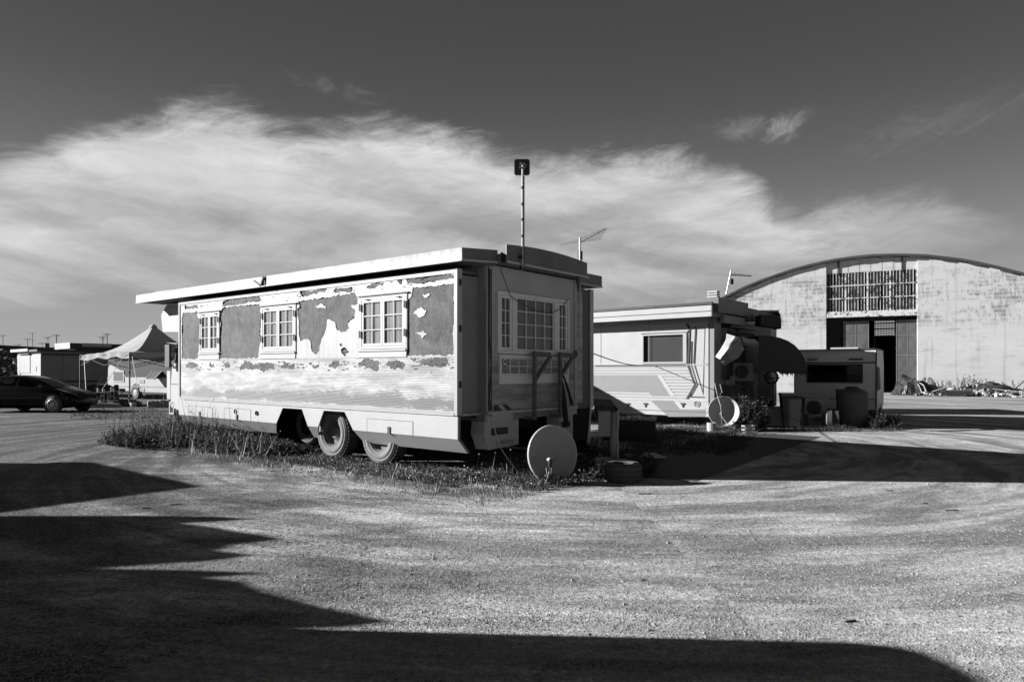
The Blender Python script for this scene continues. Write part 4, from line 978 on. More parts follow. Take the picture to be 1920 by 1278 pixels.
# domed dark canopy
def dome(name, label, px0, px1, pyt, pyb, Y, depth, n=16, seed=1):
    th_ = thing(name, label, 'awning', (gp((px0 + px1) / 2, Y), Y, 0)); w = gp(px1, Y) - gp(px0, Y); zt_, zb_ = gz(pyt, Y), gz(pyb, Y); H = zt_ - zb_
    cx = -w / 2
    for k in range(3):
        def f(u, v, k=k):
            a = u * math.pi / 2 * 1.0; xx = cx + w * math.sin(a) ** .85; zz = zb_ + H * (1 - (1 - math.cos(a)) ** 1.1); yy_ = -depth / 2 + depth * (k + v) / 3
            return Vector((xx, yy_ + .0, zz))
        MB().grid(f, n, 1).build('canopy_panel', 'tentdark', th_, smooth=False, norm=False)
    # near end gore
    m = MB(); vs = [(cx, -depth / 2, zb_)] + [(cx + w * math.sin(R(90) * i / n) ** .85, -depth / 2, zb_ + H * (1 - (1 - math.cos(R(90) * i / n)) ** 1.1)) for i in range(n + 1)]
    m.add(vs, [tuple(range(len(vs)))]); m.build('end_gore', 'tentdark', th_, norm=False)
    fr = MB()
    for i in range(18):
        q = cx + w * (.45 + .55 * i / 17) if i < 17 else cx + w; h = .06 + .05 * ((i * 7) % 3)
        fr.add([(q - .05, -depth / 2 - .01, zb_), (q + .02, -depth / 2 - .01, zb_), (q - .015, -depth / 2 - .01, zb_ - h)], [(0, 1, 2)])
    for i in range(12):
        q = -depth / 2 + depth * i / 12; fr.add([(cx + w, q, zb_), (cx + w, q + depth / 13, zb_), (cx + w, q + depth / 26, zb_ - .09)], [(0, 1, 2)])
    fr.build('fringe', 'tentdark', th_, norm=False)
    for q in (0, .5, 1): MB().tube([(cx + w * math.sin(R(90) * i / 8) ** .85, -depth / 2 + depth * q, zb_ + H * (1 - (1 - math.cos(R(90) * i / 8)) ** 1.1) - .01) for i in range(9)], .015, 5).build('hoop', 'dark', th_)
    return th_
dome('domed_awning', 'large dark rounded awning arching out from the ribbed caravan rear', 1402, 1488, 632, 697, 20.6, 1.8)
sm = thing('boxed_awning', 'small dark rolled awning with a scalloped edge up under the ribbed caravan roof', 'awning', (gp(1440, 20.8), 20.8, 0))
wq = gp(1458, 20.8) - gp(1420, 20.8)
MB().grid(lambda u, v: Vector((-wq / 2 + wq * u, -.25 + .5 * v, gz(592, 20.8) + .10 * math.sin(u * math.pi * .8) - (.1 if u > .9 else 0))), 10, 2).build('canopy', 'tentdark', sm, norm=False)
MB().prism([(-wq / 2, gz(611, 20.8)), (-wq / 2, gz(592, 20.8)), (wq * .2, gz(590, 20.8)), (wq / 2, gz(597, 20.8)), (wq / 2, gz(617, 20.8)), (wq * .25, gz(614, 20.8))], 'y', -.25, .25).build('valance', 'tentdark', sm)
# ================================================================== satellite dishes
def sat_dish(name, label, c, r, nrm, tilt, light, mat='dish', depth=.16, gx=1.0):
    c = Vector(c); n = Vector(nrm).normalized()
    th_ = thing(name, label, 'satellite dish', (c.x, c.y, 0)); o = Vector((0, 0, c.z))
    prof = [(0, -depth * r)] + [(r * q, -depth * r * (1 - q * q)) for q in (.2, .4, .6, .8, .95)] + [(r, 0)]
    MB().lathe(prof, o, n, 48).build('reflector', mat, th_, smooth=True, norm=False)
    MB().lathe([(r * .985, .002), (r, .012), (r * 1.03, .006), (r * 1.035, -.025), (r * 1.0, -.02)], o, n, 48).build('rim', light, th_, smooth=True)
    a = n.cross(Vector((0, 0, 1))).normalized(); u = a.cross(n).normalized()
    base = o - u * r * .98 + a * tilt * r; head = base + u * r * .72 + n * r * .42 + a * r * .12
    arm = MB().bar(base, head, .022).build('feed_arm', light, th_)
    MB().bar(base + a * .03 - u * .01, head + a * .02, .008).build('arm_rib', 'dark', arm)
    MB().obox(head, (.045, .05, .1), .4, .3).build('feed_horn', 'black', th_)
    MB().lathe([(0, .05), (.03, .05), (.032, 0), (.02, -.05)], head + u * .04 - n * .03, -n, 12).build('feed_cap', 'white', th_)
    for q in (-.1, .06): MB().lathe([(0, .006), (.009, .006), (.009, -.01)], o - u * r * .2 + a * q * -1 - n * (depth * r * .93), n, 8).build('bolt', 'dark', th_)
    MB().tube([o - n * depth * r, o - n * (depth * r + .12), Vector((-n.x * .3, -n.y * .3 , .04))], .025, 8).build('mount', 'steel', th_)
    return th_, base, head, a, u, n
d1, b1, h1, a1, u1, n1_ = sat_dish('satellite_dish', 'large grey satellite dish standing in the weeds behind the peeling caravan', (gp(1037, 9.8), 9.8, gz(851, 9.8)), .405, (.50, -.86, .10), .3, 'white', depth=.12)
c_ = Vector((0, 0, gz(851, 9.8)))
MB().tube([b1 - u1 * .0 - a1 * .12, b1 - a1 * .02 - u1 * .05 + n1_ * .05, b1 + a1 * .1 - u1 * .04 + n1_ * .08, h1 - u1 * .12 + a1 * .02], .007, 5).build('cable', 'white', d1)
MB().tube([h1, h1 + a1 * .07 - u1 * .08, h1 + a1 * .06 - u1 * .16, h1 - a1 * .0 - u1 * .17, h1 - a1 * .02 - u1 * .08], .006, 5).build('cable', 'white', d1)
d2, b2_, h2_, a2, u2, n2_ = sat_dish('satellite_dish', 'satellite dish with bright rim and curling cable in front of the ribbed caravan', (gp(1357, 18.3), 18.3, gz(771, 18.3)), .40, (-.16, -.98, .10), .1, 'white', 'dishlight', depth=.42)
MB().tube([wp(1340, 718, 18.0) - Vector(d2.location), wp(1346, 745, 17.9) - Vector(d2.location), wp(1351, 760, 17.8) - Vector(d2.location), wp(1353, 780, 17.8) - Vector(d2.location), wp(1363, 794, 17.7) - Vector(d2.location)], .012, 5).build('cable', 'white', d2)
MB().tube([wp(1350, 720, 18.1) - Vector(d2.location), wp(1354, 735, 18.1) - Vector(d2.location), wp(1350, 739, 18.1) - Vector(d2.location)], .012, 5).build('cable', 'midlight', d2)

# ================================================================== things beside the peeling caravan
mp = thing('meter_post', 'grey electric meter box on a rough round post in a concrete block', 'meter box', (gp(1151, 10.6), 10.6, 0), R(-8))
MB().tube([(0, 0, .2), (0, 0, gz(772, 10.6))], .055, 12).build('post', 'concrete', mp, smooth=True)
MB().box(-.24, -.05, -.1, .08, gz(817, 10.6), gz(771, 10.6)).build('meter_cabinet', 'mid', mp)
MB().box(-.235, -.055, -.108, -.101, gz(816, 10.6) , gz(772, 10.6)).build('cabinet_door', 'lowpaint', mp)
MB().box(-.28, .02, -.16, .14, .0, .26).build('block', 'concrete', mp)
MB().obox((.12, -.1, .1), (.16, .14, .3), .3, .1).build('block', 'concrete', mp)
hs = MB(); hs.tube([(.06, -.02, 1.0), (.065, -.05, .8), (.055, -.02, .6), (.065, -.03, .4), (.06, -.05, .25)], .012, 5).build('hose', 'midlight', mp)
def loose_tyre(name, label, loc, r, w, rz=0, lie=True, mat='dusty'):
    th_ = thing(name, label, 'tyre', loc, rz)
    ty, lg, rm = wheel_parts((0, 0, 0), r, w, -1)
    rot = Matrix.Rotation(R(90), 4, 'X') if lie else Matrix.Identity(4)
    off = Matrix.Translation((0, 0, w / 2 + .02 if lie else r))
    for m, nm, mt in ((ty, 'carcass', mat), (lg, 'tread', 'tread')):
        m.v = [tuple(off @ rot @ Vector(q)) for q in m.v]; m.build(nm, mt, th_)
    return th_
loose_tyre('loose_tyre', 'heavy lorry tyre lying flat in the weeds below the meter post', (gp(1168, 9.95), 9.95, .0), .27, .24, mat='rubber')
# raised bed of pale rubble
bd = thing('planter_box', 'low dark box with a pale rubble top behind the meter post', 'planter', (gp(1185, 16.2), 16.2, 0), R(-12))
MB().box(-.65, .55, -.5, .45, 0, .46).build('box_wall', 'dark', bd)
random.seed(5); tp = MB()
for i in range(160): tp.obox((random.uniform(-.63, .53), random.uniform(-.48, .43), .48 + random.random() * .03), (random.uniform(.04, .12), random.uniform(.04, .1), .04), random.random() * 3, random.random() * .5)
tp.build('rubble_top', 'dishlight', bd, kind='stuff')
pk = thing('pallet_board', 'flat loose boards lying on the shaded ground right of the meter post', 'boards', (gp(1215, 12.2), 12.2, .02), R(20))
for i in range(4): MB().obox((0, i * .13, .03 + .01 * i), (.75, .11, .02), .1 * i).build('plank', 'lowpaint', pk)
# mug and brick beside the second dish
pt = thing('paint_tin', 'small pale paint tin on the grass left of the second dish', 'tin', (gp(1334, 17.9), 17.9, 0))
MB().lathe([(0, 0), (.12, 0), (.12, .26), (.11, .26), (.11, .2), (0, .2)], (0, 0, 0), (0, 0, 1), 16).build('tin', 'white', pt)
cr = thing('milk_crate', 'pale openwork crate in the grass right of the second dish', 'crate', (gp(1403, 17.6), 17.6, 0), .1)
fr_ = MB()
for zz in (0, .09, .18): fr_.box(-.13, .13, -.1, -.09, zz, zz + .03).box(-.13, .13, .09, .1, zz, zz + .03).box(-.14, -.13, -.1, .1, zz, zz + .03).box(.13, .14, -.1, .1, zz, zz + .03)
for i in range(6): q = -.13 + i * .05; fr_.box(q, q + .012, -.105, -.09, 0, .2).box(q, q + .012, .09, .105, 0, .2)
fr_.build('lattice', 'white', cr); MB().box(-.12, .12, -.088, .088, .0, .01).build('base', 'mid', cr)
# workbench with odds and ends against the second caravan's rear
wb = thing('workbench', 'dark cluttered bench under the crumpled awning', 'workbench', (gp(1362, 20.0), 20.0, 0), R(-14))
MB().box(-.35, .62, -.3, .3, gz(725, 20), gz(725, 20) + .05).build('worktop', 'dark', wb)
for q in ((-.3, -.25), (.56, -.25), (-.3, .25), (.56, .25)): MB().box(q[0] - .03, q[0] + .03, q[1] - .03, q[1] + .03, 0, gz(725, 20)).build('leg', 'dark', wb)
MB().box(-.3, .5, -.2, .25, .35, .9).build('cupboard', 'shadepaint', wb)
MB().box(.0, .35, -.215, -.2, .5, .8).build('cupboard_door', 'dark', wb)
random.seed(9)
for i, (nm, lab) in enumerate((('jar', 'dark round jar on the left of the cluttered bench'), ('bucket', 'squat bucket in the middle of the cluttered bench'), ('canister', 'tall narrow canister on the right of the cluttered bench'))):
    o_ = MB().lathe([(0, 0), (.08 + .03 * (i == 1), 0), (.09 + .03 * (i == 1), .14 + .1 * (i == 2)), (.06, .17 + .1 * (i == 2)), (0, .17 + .1 * (i == 2))], (0, 0, 0), (0, 0, 1), 12).build(nm, 'mid')
    o_.location = (gp(1352 + 10 * i, 19.9), 19.9, gz(725, 20) + .05); tag(o_, lab, nm)
gr_ = thing('gas_bottle_rack', 'row of dark gas bottles standing right of the workbench', 'rack', (gp(1424, 20.4), 20.4, 0))
for i in range(3):
    MB().lathe([(0, 0), (.13, 0), (.14, .05), (.14, .5), (.09, .62), (.04, .66), (.04, .74), (0, .74)], (-.3 + .32 * i, 0, .0), (0, 0, 1), 14).build('bottle', 'dark', gr_, smooth=True)
MB().box(-.5, .5, -.2, -.17, .3, .34).build('rail', 'mid', gr_)
st = MB().lathe([(0, 0), (.14, 0), (.14, .03), (.02, .04), (.015, .3), (0, .3)], (0, 0, 0), (0, 0, 1), 12).build('stool', 'dark'); st.location = (gp(1450, 21), 21, gz(709, 21)); 
bpy.data.objects.remove(st)
fan = thing('side_table', 'thin legged table with a curved dark fan standing right of the ribbed caravan', 'table', (gp(1449, 20.9), 20.9, 0))
zT = gz(709, 20.9); MB().box(-.14, .14, -.2, .2, zT, zT + .03).build('table_top', 'black', fan); MB().box(-.02, .02, -.02, .02, 0, zT).build('leg', 'black', fan)
kk = MB().lathe([(.2, 0), (.16, .04), (.16, .1), (.2, .12), (.22, .06), (.2, 0)], (-.06, 0, zT + .03), (0, -1, 0), 18).build('fan_ring', 'black'); kk.location = fan.location; tag(kk, 'curved black fan housing on the thin legged table', 'fan')
kk.data.transform(Matrix.Identity(4))

# ================================================================== small caravan on the right
WF = Frame(gp(1643, 20.9), 20.9, (.848, -.53))
wc = thing('touring_caravan', 'small boxy touring caravan with a wide dark rear window before the hangar door', 'caravan', (gp(1643, 20.9), 20.9, 0), WF.rz)
wwd = 2.34; top = 2.29; zl_ = WF.onY(1560, 680)[1]; LN = 3.4
def rounded(x0, x1, z0, z1, r, n=5):
    p = [(x0, z0), (x1, z0)]
    for k in range(n + 1): t_ = R(90 * k / n); p.append((x1 - r + r * math.cos(t_), z1 - r + r * math.sin(t_)))
    for k in range(n + 1): t_ = R(90 + 90 * k / n); p.append((x0 + r + r * math.cos(t_), z1 - r + r * math.sin(t_)))
    return p
lean = MB().prism([(0 , .42), (-.0, zl_), (.1, top - .1), (.2, top), (LN - .4, top + .02), (LN - .05, top - .4), (LN, .9), (LN - .2, .42)], 'x', -wwd, 0)
lean.build('body', 'palecaravan', wc)
MB().box(-wwd + .02, -.02, .03, LN - .3, .25, .42).build('chassis', 'dark', wc)
e_ = MB()
for xx in (-wwd, 0): e_.bar((xx, -.005, .45), (xx, -.005, zl_), .035).bar((xx, -.005, zl_), (xx, .1, top - .1), .035).bar((xx, .1, top - .1), (xx, .2, top), .035).bar((xx, .2, top), (xx, LN - .4, top + .02), .035)
e_.bar((-wwd, .14, top + .0), (0, .14, top), .03); e_.build('edge_trim', 'dark', wc)
MB().box(-wwd, 0, -.012, .01, zl_ - .02, zl_ + .02).build('joint_rail', 'black', wc)
a, z1_ = WF.onY(1513, 681); c, z0_ = WF.onY(1618, 718)
wn = MB().box(a, c, -.03, -.001, z0_, z1_ - .03).build('window', 'black', wc)
MB().box(a + .05, c - .05, -.036, -.031, z0_ + .05, z1_ - .08).build('pane', 'tinted', wn)
MB().box(-wwd + .03, -.03, -.008, -.001, .72, .76).build('lower_rail', 'mid', wc)
a, z1_ = WF.onY(1514, 672, .02); c, z0_ = WF.onY(1533, 678, .02)
zz = zl_ + .1
MB().box(a, c, -.002, .03, zz - .03, zz + .05).build('vent_plate', 'mid', wc)
for i in range(7):
    a = WF.onY(1592 + 3.8 * i, 675, .02)[0]; MB().box(a, a + .045, .0, .022, zz - .02, zz + .035).build('letter_mark', 'dark', wc)
MB().obox((-.95, .9, top + .05), (.8, .7, .06)).build('roof_vent', 'white', wc)
a, _ = WF.onX(1646, 700, 0); c, _ = WF.onX(1656, 700, 0)
sw2 = MB().box(.001, .02, .35, 1.0, 1.0, 1.75).build('side_window', 'black', wc)
for q in (.42, .7): MB().bar((.03, q, 1.72), (.05, q + .1, 1.05), .04, .02).build('ragged_curtain', 'white', sw2)
ty, lg, rm = wheel_parts((-.1, 1.6, .3), .3, .18, 1)
def swapxy(m, off): m.v = [(q[1] - off[1] + off[0], q[0] - off[0] + off[1], q[2]) for q in m.v]; return m
o_ = swapxy(ty, (-.1, 1.6)).build('wheel', 'rubber', wc); swapxy(rm, (-.1, 1.6)).build('rim', 'dusty', o_)
# water tank, second air conditioner, bins, leaning tyres
tk = thing('water_tank', 'tall dark plastic water tank with a ribbed lid in front of the touring caravan', 'water tank', (gp(1598, 19.8), 19.8, 0))
r_ = .42; H = gz(733, 19.8)
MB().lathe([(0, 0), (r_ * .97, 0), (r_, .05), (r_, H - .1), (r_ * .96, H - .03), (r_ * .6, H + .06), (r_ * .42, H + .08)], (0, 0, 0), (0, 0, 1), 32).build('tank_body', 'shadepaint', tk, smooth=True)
MB().lathe([(0, H + .14), (r_ * .4, H + .13), (r_ * .42, H + .07)], (0, 0, 0), (0, 0, 1), 20).build('lid', 'dark', tk)
MB().box(-r_ - .03, -r_ + .08, -.05, .05, H - .2, H + .06).build('inlet', 'dark', tk)
a2_ = thing('air_conditioner', 'air conditioner unit with a round fan grille standing below the touring caravan window', 'air conditioner', (gp(1530, 20.0), 20.0, .35), R(-5))
MB().box(-.36, .33, -.14, .14, 0, gz(746, 20.0) - .35).build('case', 'mid', a2_)
MB().lathe([(0, 0), (.21, 0), (.21, .01)], (-.12, -.14, .2), (0, -1, 0), 22).build('fan_grille', 'black', a2_)
for q in (-.3, .27): MB().box(q - .04, q + .04, -.14, .14, -.35, 0).build('leg', 'dark', a2_)
for i, (px, lab) in enumerate(((1482, 'dark wheeled bin left of the second air conditioner'),)):
    bn = thing('wheeled_bin', lab, 'bin', (gp(px, 19.5), 19.5, 0), R(-12))
    MB().prism([(-.2, .05), (.2, .05), (.27, .92), (-.27, .92)], 'y', -.25, .25).build('bin_body', 'dark', bn)
    MB().prism([(-.29, .92), (.29, .92), (.27, .98), (-.27, .98)], 'y', -.29, .27).build('bin_lid', 'black', bn)
    MB().bar((-.25, .27, .95), (.25, .27, .95), .03).build('handle', 'black', bn)
    for s_ in (-.22, .22): MB().lathe([(0, -.02), (.09, -.02), (.09, .02), (0, .02)], (s_, .25, .09), (1, 0, 0), 12).build('wheel', 'rubber', bn)
ba = thing('wheeled_bin', 'lower dark bin between the workbench and the taller bin', 'bin', (gp(1446, 19.6), 19.6, 0), R(6))
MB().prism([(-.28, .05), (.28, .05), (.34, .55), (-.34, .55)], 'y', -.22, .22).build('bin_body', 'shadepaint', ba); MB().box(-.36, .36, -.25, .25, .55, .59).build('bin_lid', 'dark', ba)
pl_ = MB().box(-.2, .28, -.03, .03, 0, .03).build('white_plank', 'white'); pl_.location = (gp(1458, 18.9), 18.9, gz(756, 18.9)); bpy.data.objects.remove(pl_)
for i, (px, w_, lab) in enumerate(((1556, .1, 'worn tyre leaning between the air conditioner and the water tank'), (1566, .2, 'second leaning tyre, closer to the water tank'))):
    lt = loose_tyre('loose_tyre', lab, (gp(px, 19.3), 19.3, 0), .27, .14, R(62 + 8 * i), lie=False, mat='dusty')

# ================================================================== hangar
HF = Frame(29.7, 50, (.904, -.427))
hg = thing('hangar', 'big arched hangar with stained white plaster front, tall glazed door bay and open dark doorway', 'hangar', (29.7, 50, 0), HF.rz)
dl, dr = -6.08, 0.0
apx, hz_, cq = -2.9, 10.15, .0228
arch = lambda x: hz_ - cq * (x - apx) ** 2
hx0, hx1 = apx - 16.6, apx + 16.6
def facade(x0, x1, hole=None):
    xs = [x0 + (x1 - x0) * i / 14 for i in range(15)]
    return [(x0, 0), (x1, 0)] + [(q, arch(q)) for q in reversed(xs)]
MB().prism(facade(hx0, dl), 'y', 0, .45).build('front_wall', 'plaster', hg)
MB().prism(facade(dr, hx1), 'y', 0, .45).build('front_wall', 'plaster', hg)
# bay above the door
zA = HF.onY(1635, 585)[1]; zB_ = HF.onY(1635, 590)[1]; zW0 = HF.onY(1600, 583.5, .1)[1]; zW1 = HF.onY(1635, 510, .1)[1]
xs = [dl + (dr - dl) * i / 8 for i in range(9)]
MB().prism([(dl, zW1 + .05), (dr, zW1 + .05)] + [(q, arch(q)) for q in reversed(xs)], 'y', .18, .4).build('upper_panel', 'plaster', hg)
for q in xs[1:-1]: MB().box(q - .01, q + .01, .17, .18, zW1 + .05, arch(q)).build('panel_joint', 'mid', hg)
MB().box(dl, dr, .02, .45, zB_ - .12, zA + .12).build('lintel', 'flaky', hg)
# glazed bay: 28 bars, three rows
wz0_, wz1_ = zA + .14, zW1 + .04
by = .16
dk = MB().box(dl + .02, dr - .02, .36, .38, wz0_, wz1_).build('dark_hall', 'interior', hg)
npn = 28; pw = (dr - dl - .1) / npn; ph = (wz1_ - wz0_) / 3
bays = MB().box(dl, dl + .06, by - .02, by + .1, wz0_, wz1_).box(dr - .08, dr, by - .06, by + .1, wz0_, wz1_).build('glazed_bay', 'flaky', hg)
proto = None; pane_p = None
random.seed(21)
pm = MB().box(0, pw - .06, 0, .012, 0, ph - .07).mesh('pane'); pm.materials.append(M['tinted'])
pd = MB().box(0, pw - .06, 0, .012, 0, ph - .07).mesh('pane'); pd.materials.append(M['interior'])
for i in range(npn):
    x0 = dl + .06 + pw * i
    wbar = .11 if i in (6, 13, 20) else random.choice((.025, .035, .045))
    MB().box(x0 - wbar / 2, x0 + wbar / 2, by + .005, by + .03, wz0_, wz1_).build('glazing_bar', 'flaky', bays)
    for j in range(3):
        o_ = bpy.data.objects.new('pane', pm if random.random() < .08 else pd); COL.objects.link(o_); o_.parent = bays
        o_.location = (x0 + .04, by + .032, wz0_ + ph * j + .03)
for j in (1, 2): MB().box(dl + .06, dr - .08, by - .035, by - .031 + .03, wz0_ + ph * j - .035, wz0_ + ph * j + .035).build('glazing_rail', 'flaky', bays)
for px in (1572.5, 1692): q = HF.onY(px, 500)[0]; MB().box(q - .05, q + .05, .1, .17, zW1 - .12, arch(q)).build('hanging_bracket', 'dark', hg)
# sliding doors
zd = HF.onY(1605, 603, .58)[1]
def sliding(pl, pr, label):
    a, c = HF.onY(pl, 650, .56)[0], HF.onY(pr, 650, .56)[0]; zt_ = zd
    d = MB().box(a, c, .56, .62, 0, zt_).build('sliding_door', 'door', hg, label=label)
    mids = (a + c) / 2; rows = [0, zt_ * .27, zt_ * .52, zt_ * .8, zt_]
    for k in range(2):
        for r_i in range(4):
            x0, x1 = (a, mids) if k == 0 else (mids, c); z0, z1 = rows[r_i], rows[r_i + 1]
            x0 += .04; x1 -= .04; z0 += .04; z1 -= .04; cx, cz = (x0 + x1) / 2, (z0 + z1) / 2
            MB().add([(x0, .558, z0), (x1, .558, z0), (x1, .558, z1), (x0, .558, z1), (cx, .535, cz)], [(0, 1, 4), (1, 2, 4), (2, 3, 4), (3, 0, 4)]).build('door_panel', 'door', d, norm=False)
    fr = MB()
    for q in (a, mids - .02, c - .04): fr.box(q, q + .04, .535, .557, 0, zt_)
    for q in rows: fr.box(a, c, .53, .534, max(q - .02, 0), q + .02)
    fr.build('door_frame', 'mid', d); return d
s1_ = sliding(1581, 1629, 'left sliding door leaf'); s2_ = sliding(1680.5, 1722, 'right sliding door leaf')
a, z1_ = HF.onY(1694, 684, .48); 
wk = MB().box(a, -.02, .47, .51, 0, z1_).build('wicket_door', 'door', s2_); MB().box(a - .12, a, .38, .5, 0, z1_ - .7).build('wicket_post', 'black', s2_)
MB().bar((a, .43, z1_ - .75), (-.02, .43, z1_ - 1.25), .06).build('brace', 'black', s2_)
# inside: floor wall back with a gridded window
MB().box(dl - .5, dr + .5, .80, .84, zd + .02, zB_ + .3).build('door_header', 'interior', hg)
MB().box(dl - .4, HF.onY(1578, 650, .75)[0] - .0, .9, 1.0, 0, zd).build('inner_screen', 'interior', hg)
ga, gz1 = HF.onY(1639, 592, 1.2); gb, gz0 = HF.onY(1680, 629, 1.2)
gm = MB()
for i in range(15): q = ga + (gb - ga) * i / 14; gm.box(q - .018, q + .018, 1.2, 1.22, gz0, gz1)
for i in range(9): q = gz0 + (gz1 - gz0) * i / 8; gm.box(ga, gb, 1.19, 1.2, q - .02, q + .02)
for q in (.35, .62, .8): gm.box(ga, gb, 1.17, 1.19, gz0 + (gz1 - gz0) * q - .05, gz0 + (gz1 - gz0) * q + .05)
gm.build('door_grille', 'black', hg)
# roof shell, edge and brackets
n = 30; xs = [hx0 - .3 + (hx1 - hx0 + .6) * i / n for i in range(n + 1)]
prof = [(q, arch(q) + .02) for q in xs] + [(q, arch(q) + .16) for q in reversed(xs)]
MB().prism(prof, 'y', -.2, 30).build('vaulted_roof', 'roofedge', hg)
prof = [(q, arch(q) + .03) for q in xs] + [(q, arch(q) + .20 + .03 * noise.noise(Vector((q * 1.3, 0, 0)))) for q in reversed(xs)]
MB().prism(prof, 'y', -.25, -.19).build('verge_board', 'roofedge', hg)
for i in range(18):
    q = hx0 + 1 + (hx1 - hx0 - 2) * i / 17; sl = -2 * cq * (q - apx)
    MB().obox((q, -.1, arch(q) - .02), (.75, .2, .12), 0, 0, -math.atan(sl)).build('purlin_end', 'roofedge', hg)
MB().box(hx0, hx0 + .3, .46, 29, 0, arch(hx0)).build('side_wall', 'plaster', hg); MB().box(hx1 - .3, hx1, .46, 29, 0, arch(hx1)).build('side_wall', 'plaster', hg)
va, vz1 = HF.onY(1640.5, 593, 29); vb, vz0 = HF.onY(1678.5, 628, 29); va += .3; vb -= .3
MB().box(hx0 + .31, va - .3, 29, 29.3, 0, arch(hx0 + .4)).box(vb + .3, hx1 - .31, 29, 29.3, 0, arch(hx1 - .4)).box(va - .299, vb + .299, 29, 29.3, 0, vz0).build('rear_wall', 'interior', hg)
MB().prism([(q, 4.2) for q in (hx0 + .4, va - .3)] + [(q, arch(q)) for q in [va - .3 - (va - .3 - hx0 - .4) * i / 8 for i in range(9)]], 'y', 29.31, 29.5).build('rear_gable', 'interior', hg)
MB().prism([(q, 4.2) for q in (vb + .3, hx1 - .4)] + [(q, arch(q)) for q in [hx1 - .4 - (hx1 - .4 - vb - .3) * i / 8 for i in range(9)]], 'y', 29.31, 29.5).build('rear_gable', 'interior', hg)
MB().box(va - .3, vb + .3, 29.31, 29.5, vz1 + .3, arch(vb + .3) - .05).build('rear_gable', 'interior', hg)

# ================================================================== rubbish heap along the hangar wall
random.seed(31)
def hp(px, y_off, z=0):
    x, _ = HF.onY(px, 700, -y_off); p = HF.o + HF.ex * x + HF.ey * (-y_off); return Vector((p.x, p.y, z))
hp_ = MB()
for i in range(60):
    for j in range(7):
        pass
def heap_h(px): return .55 * max(0, math.sin((px - 1690) / 250 * math.pi)) ** .5 * (.65 + .45 * noise.noise(Vector((px * .035, 3, 1))))
def hf(u, v):
    px = 1712 + 216 * u; c = hp(px, .5 + 5.5 * v); c.z = max(0, heap_h(px) * math.sin(math.pi * min(1, .35 + v * .65)) * 1.3 + .16 * noise.noise(c * 1.9)); return c
MB().grid(hf, 90, 14).build('rubbish_heap', 'earthpile', smooth=False, norm=False)
rh = bpy.data.objects['rubbish_heap']; rh['kind'] = 'stuff'; rh['label'] = 'low dark heap of rubbish and earth along the foot of the hangar wall'
frag = {'white': MB(), 'dark': MB(), 'midlight': MB()}
for i in range(700):
    px = random.uniform(1715, 1925); o_ = random.uniform(.8, 6.2); c = hp(px, o_); vv = (o_ - .5) / 5.5
    c.z = max(.03, heap_h(px) * math.sin(math.pi * min(1, .35 + vv * .65)) * 1.2 + .05)
    k = random.random(); key = 'white' if k < .2 else 'midlight' if k < .4 else 'dark'
    s = random.uniform(.06, .32); frag[key].obox(c, (s * random.uniform(.6, 2.6), s * .5, s * random.uniform(.15, .7)), random.random() * 3, random.uniform(-.6, .6), random.uniform(-.5, .5))
for k, m in frag.items():
    o_ = m.build('rubbish_pieces', k); o_['kind'] = 'stuff'; o_['label'] = {'white': 'white scraps scattered over the rubbish heap', 'dark': 'dark broken pieces scattered over the rubbish heap', 'midlight': 'grey scraps scattered over the rubbish heap'}[k]
def lump(name, label, cat, px, off, w, h, d, mat, seed, mat2=None):
    th_ = thing(name, label, cat, hp(px, off), HF.rz)
    def f(u, v):
        a = math.pi * u; b_ = math.pi * 2 * v; rr = Vector((w * math.sin(a) * math.cos(b_), d * math.sin(a) * math.sin(b_), h * max(0, math.cos(a)) if a < 1.58 else 0))
        return rr * (1 + .28 * noise.noise(rr * 2.6 + Vector((seed, 0, 0))) + .1 * noise.noise(rr * 9))
    MB().grid(lambda u, v: f(u * .55, v), 14, 26).build('heap_cover', mat, th_, smooth=False, norm=False)
    return th_
tp_ = lump('tarpaulin_heap', 'crumpled dark tarpaulin over a heap at the foot of the right hangar door', 'tarpaulin', 1710, 4.5, 1.2, 1.0, .9, 'rag', 3)
def streaks(par, n, w, h, d, seed, mat='midlight'):
    random.seed(seed); m = MB()
    for i in range(n):
        a = random.uniform(-1, 1) * w; top_ = Vector((a * .4, -d * .5, h * .95)); bot = Vector((a, -d * 1.05, random.uniform(.05, .3) * h)); mid_ = (top_ + bot) / 2 + Vector((random.uniform(-.1, .1), -.25 * d, .12 * h))
        m.tube([top_, mid_, bot], .02, 4, .045)
    return m.build('cloth_fold', mat, par)
streaks(tp_, 7, .9, .95, .8, 4)
t2_ = lump('tarpaulin_heap', 'paler rolled sheet on top of the heap beside the hangar door jamb', 'tarpaulin', 1733, 3.6, .85, 1.15, .6, 'mid', 8)
lump('tyre_heap', 'dark rounded bundle on the rubbish heap towards its right end', 'bundle', 1862, 3.5, 1.35, .85, .7, 'rag', 12)
wt = thing('white_bucket', 'round white tub in the middle of the rubbish heap', 'tub', hp(1784, 4.6, .25)); MB().lathe([(0, .3), (.2, .26), (.3, .12), (.3, 0), (0, 0)], (0, 0, 0), (0, 0, 1), 14).build('tub', 'white', wt, smooth=True)
for i, (px, off, L_, ang, lab) in enumerate(((1768, 5.4, 1.3, .35, 'pale plank sticking out left of the white tub'), (1905, 5.8, 2.4, -.12, 'long white plank at the right end of the rubbish heap'))):
    q = MB().obox((0, 0, 0), (L_, .12, .05), 0, 0, -ang).build('plank', 'white'); q.location = hp(px, off, .5 if i == 0 else .35); q.rotation_euler = (0, 0, HF.rz); tag(q, lab, 'plank')
